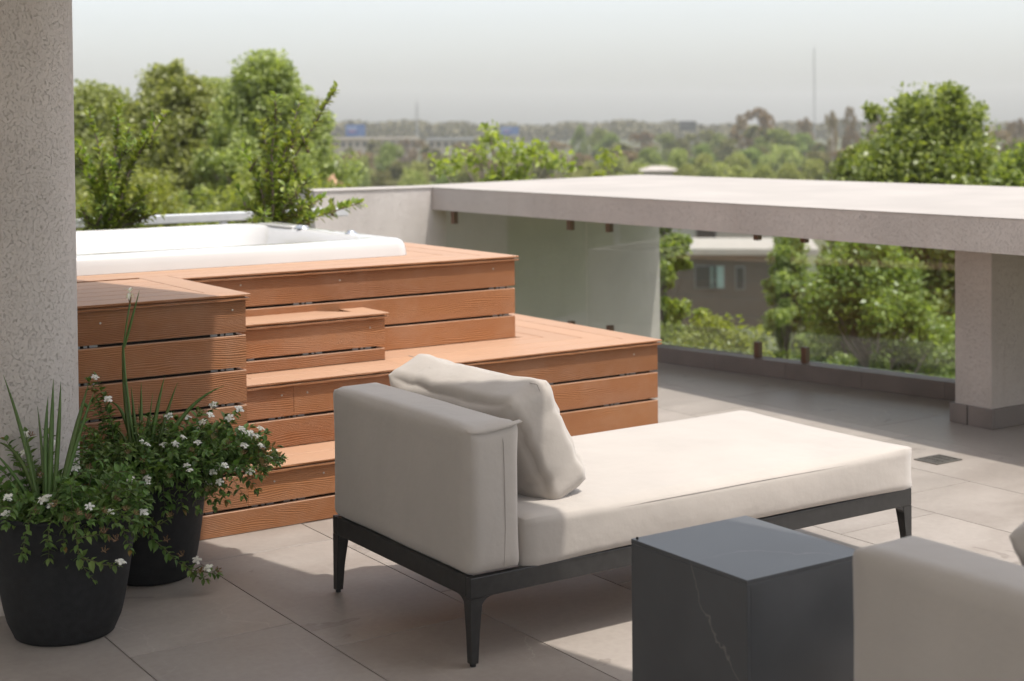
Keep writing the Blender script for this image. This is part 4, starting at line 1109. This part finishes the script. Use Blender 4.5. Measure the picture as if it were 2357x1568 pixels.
def tree_near(name, label, x, top_y, hw, depth, low_y, nclump, nleaf, leaf, mat, bark, group, rs, shape=1.0, lean=0.0, spread=.33, shoots=()):
    """a tree whose crown fills the frame region around x, from top_y down to low_y, at this distance"""
    k = depth / FPX
    topz = pix(x, top_y, depth).z; lowz = pix(x, low_y, depth).z; bp = pix(x, 300, depth)
    base = Vector((bp.x, bp.y, GZ)); t = thing(name, label, "tree", base, group)
    rad = hw * k; topz -= rad * spread * .7; H = topz - lowz
    cl = []; wst = []
    while len(cl) < nclump:
        u = rs.rand(); a = rs.rand() * 2 * math.pi
        prof = math.sin(math.pi * min(1, (u * .92 + .08)) ** .8) ** .7 * shape + (1 - shape) * (1 - u * .7)
        lobe = 1 + .42 * noise.noise(Vector((math.cos(a) * 1.6 + x * .37, math.sin(a) * 1.6, u * 4.5 + x)))
        r = rad * prof * math.sqrt(rs.uniform(.08, 1)) * rs.uniform(.75, 1.1) * lobe
        cl.append(Vector((r * math.cos(a) + lean * u * rad, r * math.sin(a) * .9, (lowz - GZ) + H * (u ** .9) * (1 + .0 * a) - abs(r) * .12)))
    for (sx, sy) in shoots:
        for q in range(2): cl.append(pix(sx + rs.uniform(-4, 4), sy + 12 + 14 * q, depth + rs.uniform(-.3, .3)) - base)
    tr = MB(); hi = (lowz - GZ) + H * .82
    trunk = [Vector((lean * rad * (z / hi) ** 2 + .08 * math.sin(z * .9), .08 * math.cos(z * .7), z)) for z in np.linspace(0, hi, 12)]
    tr.tube(trunk, [max(.015, min(.17, .10 * rad) * (1 - i / 12.0) + .015) for i in range(12)], 8); tr.build("trunk", bark, t, True)
    lb = MB()
    for c in cl:
        zt_ = max((lowz - GZ) * .6, c.z - (Vector((c.x, c.y, 0)).length) * .9 - .4); zt_ = min(zt_, hi * .95)
        p0 = Vector((lean * rad * (zt_ / hi) ** 2 + .08 * math.sin(zt_ * .9), .08 * math.cos(zt_ * .7), zt_))
        mid = p0.lerp(c, .55) + Vector((0, 0, -.08 * (c - p0).length))
        lw = min(1.0, rad / 1.6) * rs.uniform(.5, 1.0); lb.tube([p0, mid, c], [.055 * lw, .032 * lw, .010 * lw], 5, False)
    lb.build("limbs", bark, t, True)
    per = nleaf // len(cl); cs = []
    for ci, c in enumerate(cl):
        s = rad * spread * rs.uniform(.3, 1.25)
        if ci >= nclump: s = .11
        nq = per if ci < nclump else per // 3
        q = np.clip(rs.normal(size=(nq, 3)), -1.9, 1.9) * [s * .55, s * .55, s * .5] + list(c)
        cs.append(q)
    v = cards(np.concatenate(cs), leaf, rs)
    link(bpy.data.objects.new("crown", cards_mesh("crown", v, mat)), t)
    return t
rs = np.random.RandomState(4)
GT = "trees around the building"
tree_near("poplar_tree", "tall airy green tree rising behind the tub with its top against the sky", 612, 118, 200, 26, 620, 220, 54000, .085, L_TREE_A, BARK_P, GT, rs, .6, 0, .17)
tree_near("poplar_tree", "full green tree with a pointed top behind the tub shrub by the column", 395, 146, 190, 27, 620, 220, 56000, .088, L_TREE_A, BARK_P, GT, rs, .6, 0, .18, ((410, 138), (350, 160), (450, 175)))
tree_near("poplar_tree", "green tree between the two tallest ones behind the tub", 500, 172, 170, 29, 620, 150, 38000, .09, L_TREE_A, BARK_P, GT, rs, .6, 0, .2)
tree_near("poplar_tree", "pale thin crowned tree partly hidden by the round column", 225, 190, 190, 33, 620, 150, 34000, .10, L_TREE_A, BARK_P, GT, rs, .6, 0, .18)
tree_near("garden_tree", "low yellow green tree just beyond the metal handrail", 630, 385, 230, 21, 640, 130, 36000, .075, L_TREE_B, BARK, GT, rs, .8, 0, .24)
tree_near("garden_tree", "low bright tree beyond the handrail, at the foot of the tall trees", 300, 390, 220, 22, 660, 120, 34000, .078, L_TREE_B, BARK, GT, rs, .8, 0, .24)
tree_near("garden_tree", "bright leaved tree poking its shoots above the parapet wall", 1160, 385, 210, 16, 640, 120, 13000, .080, L_TREE_B, BARK_P, GT, rs, .5, 0, .14, ((1128, 290), (1132, 312), (1195, 330), (1240, 325), (1060, 345), (1100, 345), (1265, 350), (1020, 365), (1300, 360), (1160, 345), (1215, 350)))
tree_near("garden_tree", "bright leaved treetop just above the slab beside the parapet wall", 1375, 388, 80, 17, 640, 40, 5000, .080, L_TREE_B, BARK_P, GT, rs, .5, 0, .22, ((1402, 350),))
tree_near("plane_tree", "broad rounded tree with a ragged top rising above the slab", 2150, 205, 330, 21, 1000, 350, 112000, .085, L_TREE_C, BARK_P, GT, rs, .65, 0, .16, ((2180, 196), (2205, 205), (2090, 222), (2250, 240), (2010, 240)))
tree_near("plane_tree", "low rounded tree at the flank of the broad ragged one above the slab", 1985, 325, 120, 24, 800, 90, 24000, .09, L_TREE_C, BARK_P, GT, rs, .7, 0, .2)
tree_near("poplar_tree", "slender tree at the edge of the tall group, beside the distant billboard", 700, 225, 90, 28, 620, 80, 16000, .085, L_TREE_A, BARK_P, GT, rs, .6, 0, .2)
tree_near("plane_tree", "smaller tree filling the gap under the slab behind the pillar", 2380, 330, 190, 19, 900, 110, 34000, .08, L_TREE_C, BARK_P, GT, rs, .8, 0, .22)
tree_near("garden_tree", "dense tree seen through the glass next to the pillar", 2010, 530, 230, 17, 1150, 190, 80000, .066, L_TREE_C, BARK_P, GT, rs, .85, 0, .2)
tree_near("garden_tree", "leafy tree seen through the glass beside the end of the wall", 1520, 450, 100, 18, 1000, 80, 24000, .07, L_TREE_B, BARK, GT, rs, .8, 0, .24)
tree_near("garden_tree", "low bright bush top seen through the middle glass panel", 1640, 735, 200, 15, 1000, 110, 40000, .06, L_TREE_B, BARK, GT, rs, .85, 0, .22)
tree_near("willow_tree", "soft feathery tree that half hides the grey house", 1810, 525, 95, 27, 900, 100, 34000, .08, L_TREE_A, BARK, GT, rs, .85, 0, .22)

# far trees: a few kinds, each copied as an individual
def far_kind(mat, h, w, n, leaf, lob, seed, low=.12, bark=BARK):
    q = np.random.RandomState(seed); nl = lob; cs = []
    cen = []
    for i in range(nl):
        u = q.rand(); a = q.rand() * 6.28; pr = math.sin(math.pi * (u * .85 + .12)) ** .6
        cen.append((w * .42 * pr * math.cos(a) * math.sqrt(q.rand()), w * .42 * pr * math.sin(a) * math.sqrt(q.rand()), h * (low + (1 - low) * u * .93)))
    for c in cen:
        s = w * .15 * q.uniform(.7, 1.2); d = rand_dirs(n // nl, q) * (q.uniform(.4, 1, n // nl) ** .5)[:, None] * s
        cs.append(d + np.array(c))
    me = cards_mesh("crown", cards(np.concatenate(cs), leaf, q, .8), mat)
    tb_ = MB(); tb_.tube([(0, 0, 0), (.1, 0, h * .4), (0, .1, h * .8)], [h * .02, h * .014, .03], 6)
    o = tb_.build("trunk", bark); tm = o.data; bpy.data.objects.remove(o); return (me, tm, h)
KIND = {"green": [far_kind(L_FAR[0], 8, 8, 6000, .36, 34, 1), far_kind(L_FAR[0], 8, 7, 6000, .36, 30, 2)],
        "light": [far_kind(L_FAR[1], 7, 8, 6000, .34, 34, 3), far_kind(L_FAR[1], 7, 7.5, 6000, .34, 36, 4)],
        "brown": [far_kind(L_FAR[2], 10, 6, 3000, .36, 18, 5), far_kind(L_FAR[2], 10, 7.5, 3400, .36, 22, 6)],
        "olive": [far_kind(L_FAR[3], 9, 6.5, 3600, .42, 20, 7), far_kind(L_FAR[3], 9, 5.0, 3200, .42, 16, 8)]}
FLAB = {"green": "mid green tree", "light": "pale yellow green tree", "brown": "brownish half bare tree", "olive": "dull olive tree"}
PLACE = ((600, "beyond the tall trees behind the tub"), (690, "beyond the spreading planter shrub"), (760, "beside the orange tiled roof"), (860, "below the large blue billboard"), (1000, "near the short radio mast"), (1110, "by the low dark roofed building"),
         (1250, "below the smaller blue billboard"), (1420, "behind the bright treetop by the parapet"), (1560, "around the low white roof"), (1640, "below the dark billboard"),
         (1800, "below the lacy brown skyline tree"), (1900, "below the very tall mast"), (2100, "by the white street lamp"), (9999, "behind the broad ragged tree"))
def far_label(kind, x, top_y, hw, depth):
    row = "front row" if depth < 70 else ("middle row" if depth < 115 else "back row")
    return "%s %s in the %s, %s" % ("broad" if hw >= 50 else "narrow", FLAB[kind], row, next(p for lim, p in PLACE if x < lim))
ft = random.Random(14)
def far_tree(kind, x, top_y, hw, depth, label=None):
    depth *= 2.4
    me, tm, h = ft.choice(KIND[kind]); p = pix(x, 297, depth); top = pix(x, top_y, depth).z
    k = (top - GZ) / h; w = hw * depth / FPX
    t = thing("suburb_tree", label or far_label(kind, x, top_y, hw, depth / 2.4), "tree", (p.x, p.y, GZ), "%s trees in the suburb" % kind, ft.uniform(0, 6.28))
    o = link(bpy.data.objects.new("crown", me), t); wd = max(me.vertices[i].co.xy.length for i in range(0, len(me.vertices), 37))
    s = max(.35, w / wd); o.scale = (s, s, k)
    o2 = link(bpy.data.objects.new("trunk", tm), t); o2.scale = (max(.5, s), max(.5, s), k)
far_tree("green", 900, 335, 52, 85, "dark green dome shaped tree standing alone in front of brown scrub")
far_tree("green", 1332, 292, 26, 150, "dark narrow green tree above the bright shoots by the parapet")
far_tree("brown", 1745, 243, 56, 140, "tall brown tree with an open lacy crown breaking the skyline")
far_tree("brown", 1708, 262, 32, 140, "brown tree beside the tall lacy one on the skyline")
far_tree("brown", 1850, 266, 26, 150, "small rounded brown tree on the skyline near the mast")
far_tree("brown", 1912, 250, 22, 120, "slim brown tree with a flat topped crown on the skyline")
for x, y in ((1955, 245), (2002, 236), (2345, 268), (2325, 280)): far_tree("brown", x, y, 22, 130)
for x, y, hw, d, k in ((1560, 350, 60, 75, "light"), (1612, 335, 40, 100, "green"), (1700, 360, 70, 75, "light"), (1790, 300, 70, 120, "green"), (1760, 275, 50, 130, "olive"), (1850, 310, 50, 120, "green"), (1830, 352, 60, 90, "green"), (1640, 380, 50, 60, "light"), (1870, 375, 70, 60, "light"),
                       (1500, 345, 60, 85, "green"), (1450, 320, 60, 120, "olive"), (1400, 310, 45, 140, "green"), (1380, 300, 40, 150, "green"), (1475, 300, 45, 150, "brown"), (1530, 310, 45, 140, "green"), (1560, 320, 45, 140, "olive"), (1590, 310, 40, 150, "olive"),
                       (1280, 322, 40, 140, "brown"), (1240, 330, 40, 130, "olive"), (1100, 318, 30, 140, "olive"), (1060, 325, 40, 130, "brown"), (1000, 330, 35, 130, "olive"), (965, 322, 30, 140, "brown"), (985, 350, 45, 100, "brown"), (1040, 350, 45, 100, "olive"), (1090, 340, 40, 110, "brown"),
                       (930, 318, 25, 160, "brown"), (860, 322, 30, 150, "olive"), (830, 345, 32, 110, "brown"), (795, 330, 24, 130, "olive"), (765, 325, 20, 130, "brown"), (775, 360, 36, 90, "brown"), (820, 378, 40, 70, "green"), (840, 365, 26, 75, "light"), (760, 395, 40, 60, "olive"), (880, 395, 50, 60, "olive"), (960, 378, 50, 66, "light"), (1020, 385, 50, 62, "green"), (1080, 385, 50, 62, "light"), (940, 395, 40, 56, "light"),
                       (1420, 365, 60, 80, "light"), (1390, 380, 50, 62, "olive"), (1460, 385, 60, 60, "light"), (1530, 392, 50, 56, "light"), (1300, 360, 50, 90, "olive"), (1340, 350, 40, 100, "brown"), (1220, 360, 60, 85, "brown"), (1160, 345, 50, 100, "olive"), (1120, 360, 45, 90, "brown"),
                       (1930, 340, 40, 100, "brown"), (1900, 320, 36, 120, "olive"), (1960, 310, 40, 130, "brown"), (1990, 330, 40, 110, "olive"), (1740, 330, 50, 110, "olive"), (1680, 320, 40, 125, "olive"), (1660, 310, 40, 140, "green"), (1630, 300, 36, 150, "olive"), (1750, 388, 60, 56, "light"), (1580, 385, 50, 58, "light"),
                       (1480, 380, 70, 66, "light"), (1560, 372, 60, 70, "olive"), (1620, 362, 60, 72, "light"), (1680, 385, 70, 55, "light"), (1720, 345, 60, 95, "green"), (1800, 340, 70, 90, "light"), (1820, 385, 60, 55, "light"), (1880, 350, 60, 85, "olive"), (1930, 375, 60, 60, "green"), (1440, 345, 60, 100, "brown"), (1350, 378, 60, 62, "light"),
                       (1260, 375, 60, 70, "olive"), (1180, 380, 60, 66, "green"), (1000, 362, 60, 85, "olive"), (920, 372, 50, 75, "olive"), (800, 355, 40, 100, "brown"), (860, 350, 40, 105, "brown"), (1050, 370, 50, 75, "olive"), (780, 410, 50, 45, "green"), (850, 412, 50, 45, "olive"), (960, 405, 60, 48, "light"),
                       (700, 380, 60, 60, "light"), (640, 370, 60, 65, "olive"), (540, 380, 60, 62, "green"), (2300, 300, 60, 110, "brown"), (2260, 330, 60, 90, "olive"), (2360, 320, 60, 90, "olive")):
    far_tree(k, x, y + 0, hw, d)

# far woods on the horizon: one mass
q = np.random.RandomState(9); cs = []
for i in range(1500):
    x = q.uniform(-150, 2550); d = q.uniform(650, 1300); tz = pix(x, 283 + 5 * math.sin(x * .012) + 4 * math.sin(x * .05 + 2) + q.uniform(-2, 9), d).z
    p = pix(x, 297, d); r = q.uniform(5, 11)
    n = 90; dd = rand_dirs(n, q); dd[:, 2] = np.abs(dd[:, 2])
    cs.append(dd * [r, r, max(2, (tz - GZ) * .6)] * (q.uniform(.5, 1, n) ** .5)[:, None] + [p.x, p.y, GZ + (tz - GZ) * .4])
wm = cards_mesh("far_woods", cards(np.concatenate(cs), 2.6, q, .8), mat_leaf("far_wood_leaf", (0.085, 0.078, 0.050), (0.180, 0.160, 0.095), 0.05, 0.9, 0.1))
struct(link(bpy.data.objects.new("far_woods", wm)), "stuff")["label"] = "grey brown woods along the hazy horizon"

# ------------------------------------------------------------------ houses, billboards, masts
PLASTER_SHADED = mat_plain("house_plaster_shaded", (0.125, 0.10, 0.082), 0.9, 0, 0.08, 2)  # dark tone carries the shade on the house wall in its colour
WHITEP = mat_plain("white_plaster", (0.40, 0.355, 0.32), 0.85, 0, 0.08, 2)
ROOFG = mat_plain("grey_roof", (0.26, 0.26, 0.26), 0.8, 0, 0.1, 2)
DARKW = mat_plain("dark_window", (0.05, 0.05, 0.05), 0.15)
PALEW = mat_plain("pale_window", (0.30, 0.40, 0.38), 0.2)
TERRA = mat_plain("terracotta_roof", (0.48, 0.25, 0.16), 0.9, 0, 0.15, 6)
BEIGE = mat_plain("beige_concrete", (0.36, 0.31, 0.26), 0.9, 0, 0.12, 0.5)
def facing(p):                      # heading that turns +y away from the terrace
    return math.atan2(-(p.x), p.y)
def house(name, label, x, y_top, depth, wpx, hpx, roof_over, roofmat, wallmat, wins, back=7.0, pitched=False, cat="house"):
    k = depth / FPX; p = pix(x, y_top, depth); zt_ = p.z
    t = thing(name, label, cat, (p.x, p.y, GZ), None, facing(p)); H = zt_ - GZ; w = wpx * k / 2
    MB().box(-w, w, 0, back, 0, H).build("wall", wallmat, t)
    if pitched:
        m = MB(); m.add([(-w - .4, -.4, H), (w + .4, -.4, H), (w + .4, back + .4, H), (-w - .4, back + .4, H), (-w * .5, back / 2, H + pitched), (w * .5, back / 2, H + pitched)], [(0, 1, 5, 4), (2, 3, 4, 5), (1, 2, 5), (3, 0, 4), (3, 2, 1, 0)]); m.build("roof", roofmat, t)
    else: MB().box(-w - roof_over, w + roof_over, -roof_over, back + roof_over, H + .002, H + .28).build("roof", roofmat, t)
    for (u, zc, ww, hh, mt) in wins:
        f = MB(); f.box(u - ww / 2 - .06, u + ww / 2 + .06, -.06, -.002, zc - hh / 2 - .06, zc + hh / 2 + .06); f = f.build("window", ROOFG, t)
        MB().box(u - ww / 2, u + ww / 2, -.08, -.062, zc - hh / 2, zc + hh / 2).build("pane", mt, f)
    return t
hs_ = house("flat_roof_house", "grey brown flat roofed house seen through the glass balustrade", 1690, 585, 70, 330, 120, .5, WHITEP, PLASTER_SHADED, [(-.35, 0, 1, 1, DARKW)], 6)
for ch in list(hs_.children):
    if ch.name.startswith("window"):
        for g2 in list(ch.children): bpy.data.objects.remove(g2)
        bpy.data.objects.remove(ch)
kk = 70 / FPX; Hh = pix(1690, 585, 70).z - GZ
for (x, y, w, h, mt) in ((1626, 638, 1.0, 1.0, DARKW), (1650, 638, .62, 1.0, PALEW), (1703, 640, .34, 1.0, DARKW)):
    u = (x - 1690) * kk; zc = Hh - (y - 585) * kk
    f = MB(); f.box(u - w / 2 - .05, u + w / 2 + .05, -.06, -.002, zc - h / 2 - .05, zc + h / 2 + .05); f = f.build("window", ROOFG, hs_)
    MB().box(u - w / 2, u + w / 2, -.08, -.062, zc - h / 2, zc + h / 2).build("pane", mt, f)
house("grey_house", "taller pale grey house behind the flat roofed one", 1680, 505, 95, 260, 60, .3, ROOFG, WHITEP, [(-1.5, 2.5, 1.2, 1.2, DARKW)], 7)
house("white_roof_house", "house with a low white roof among trees above the slab", 1515, 393, 130, 66, 30, .3, WHITEP, WHITEP, [(0.2, 4, .8, .8, DARKW)], 5, .35)
house("tile_roof_house", "house with an orange tiled roof between the shrub and the parapet", 748, 425, 90, 60, 30, .3, TERRA, PLASTER_SHADED, [(0, 4.5, .8, .9, DARKW)], 5, .6)
# long low buildings and a flyover in the middle distance
def slab_building(label, x0, x1, y0, y1, depth, dark):
    k = depth / FPX; p = pix((x0 + x1) / 2, y0, depth); t = thing("long_building", label, "building", (p.x, p.y, GZ), None, facing(p)); w = (x1 - x0) * k / 2
    H = p.z - GZ; MB().box(-w, w, 0, 12, 0, H - .6).build("wall", BEIGE, t); MB().box(-w - .6, w + .6, -.8, 12.8, H - .598, H).build("roof", dark, t)
    n = int((x1 - x0) / 16)
    for i in range(n):
        u = -w + (i + .5) * 2 * w / n; f = MB(); f.box(u - w / n * .55, u + w / n * .55, -.08, -.002, H - 2.6, H - 1.1); f = f.build("window", ROOFG, t); MB().box(u - w / n * .48, u + w / n * .48, -.1, -.082, H - 2.5, H - 1.2).build("pane", DARKW, f)
slab_building("long low beige building with a row of windows below the blue billboard", 750, 960, 317, 345, 430, BEIGE)
slab_building("low building with a dark flat roof between scrub and billboards", 985, 1100, 318, 340, 440, ROOFG)
BB1 = mat_billboard("billboard_print", (0.020, 0.075, 0.23), (0.45, 0.50, 0.58), (0.40, 0.10, 0.13))
BB2 = mat_billboard("billboard_print_dark", (0.035, 0.038, 0.042), (0.12, 0.12, 0.12), (0.06, 0.06, 0.06))
def billboard(label, x, y0, y1, wpx, depth, mat, yaw=0.0):
    k = depth / FPX; pt = pix(x, y0, depth); pb = pix(x, y1, depth); t = thing("billboard", label, "billboard", (pt.x, pt.y, GZ), "roadside billboards", facing(pt) + yaw); w = wpx * k / 2; z0, z1 = pb.z - GZ, pt.z - GZ
    MB().box(-w, w, 0, .4, z0, z1).build("panel", ROOFG, t)
    m = MB(); m.add([(-w + .1, -.02, z0 + .1), (w - .1, -.02, z0 + .1), (w - .1, -.02, z1 - .1), (-w + .1, -.02, z1 - .1)], [(0, 1, 2, 3)]); m.build("print", mat, t, uvs=[(0, 0), (1, 0), (1, 1), (0, 1)])
    for u in (-w * .6, w * .6): MB().tube([(u, .6, 0), (u, .6, z1 - .3)], .14, 8).build("post", ROOFG, t)
billboard("large blue billboard with pale and red lettering left of the thin mast", 818, 286, 315, 46, 470, BB1)
billboard("smaller blue billboard with pale lettering above the bright treetop", 1173, 291, 311, 44, 500, BB1, .1)
billboard("dark billboard near the horizon above the slab", 1583, 279, 302, 40, 520, BB2, .0)
def mast(label, x, y0, depth, r):
    p = pix(x, 297, depth); zt_ = pix(x, y0, depth).z; t = thing("radio_mast", label, "mast", (p.x, p.y, GZ), "distant masts"); h = zt_ - GZ
    mb = MB()
    for k in range(3):
        a = k * 2.094; mb.tube([(r * math.cos(a), r * math.sin(a), 0), (r * .8 * math.cos(a), r * .8 * math.sin(a), h)], r * .16, 4)
    nb = int(h / (r * 3))
    for i in range(nb):
        z = i * r * 3
        for k in range(3):
            a, b = k * 2.094, (k + 1) * 2.094; mb.tube([(r * .9 * math.cos(a), r * .9 * math.sin(a), z), (r * .9 * math.cos(b), r * .9 * math.sin(b), z + r * 3)], r * .09, 3, False)
    mb.build("lattice", ROOFG, t); MB().tube([(0, 0, h), (0, 0, h + 2)], r * .1, 5).build("antenna", ROOFG, t)
mast("short lattice radio mast on the skyline beside the large blue billboard", 960, 236, 620, .7)
mast("very tall thin lattice mast rising far above the skyline trees", 1875, 112, 640, .42)
lp = pix(1917, 297, 240); t = thing("street_lamp", "white street lamp post in front of brown skyline trees", "street lamp", (lp.x, lp.y, GZ)); hz_ = pix(1917, 298, 240).z - GZ
MB().tube([(0, 0, 0), (0, 0, hz_)], [.14, .09], 8).build("post", WHITEP, t); MB().box(-.5, .1, -.08, .08, hz_, hz_ + .08).build("lamp_head", ROOFG, t)

# ------------------------------------------------------------------ haze: one closed box of air round everything
HZ = NT("haze_air"); HZ.n.clear()
ho = HZ.n.new("ShaderNodeOutputMaterial"); hv = HZ.n.new("ShaderNodeVolumePrincipled")
hv.inputs["Color"].default_value = (0.95, 0.95, 0.95, 1); hv.inputs["Density"].default_value = 0.00036; hv.inputs["Anisotropy"].default_value = 0.0
HZ.l.new(hv.outputs[0], ho.inputs["Volume"])
m = MB(); m.box(-1520, 1520, -1520, 1520, GZ - 1.0, 48.0); hz = m.build("haze", HZ.m); struct(hz, "stuff"); hz["label"] = "thin pale haze over the suburb"
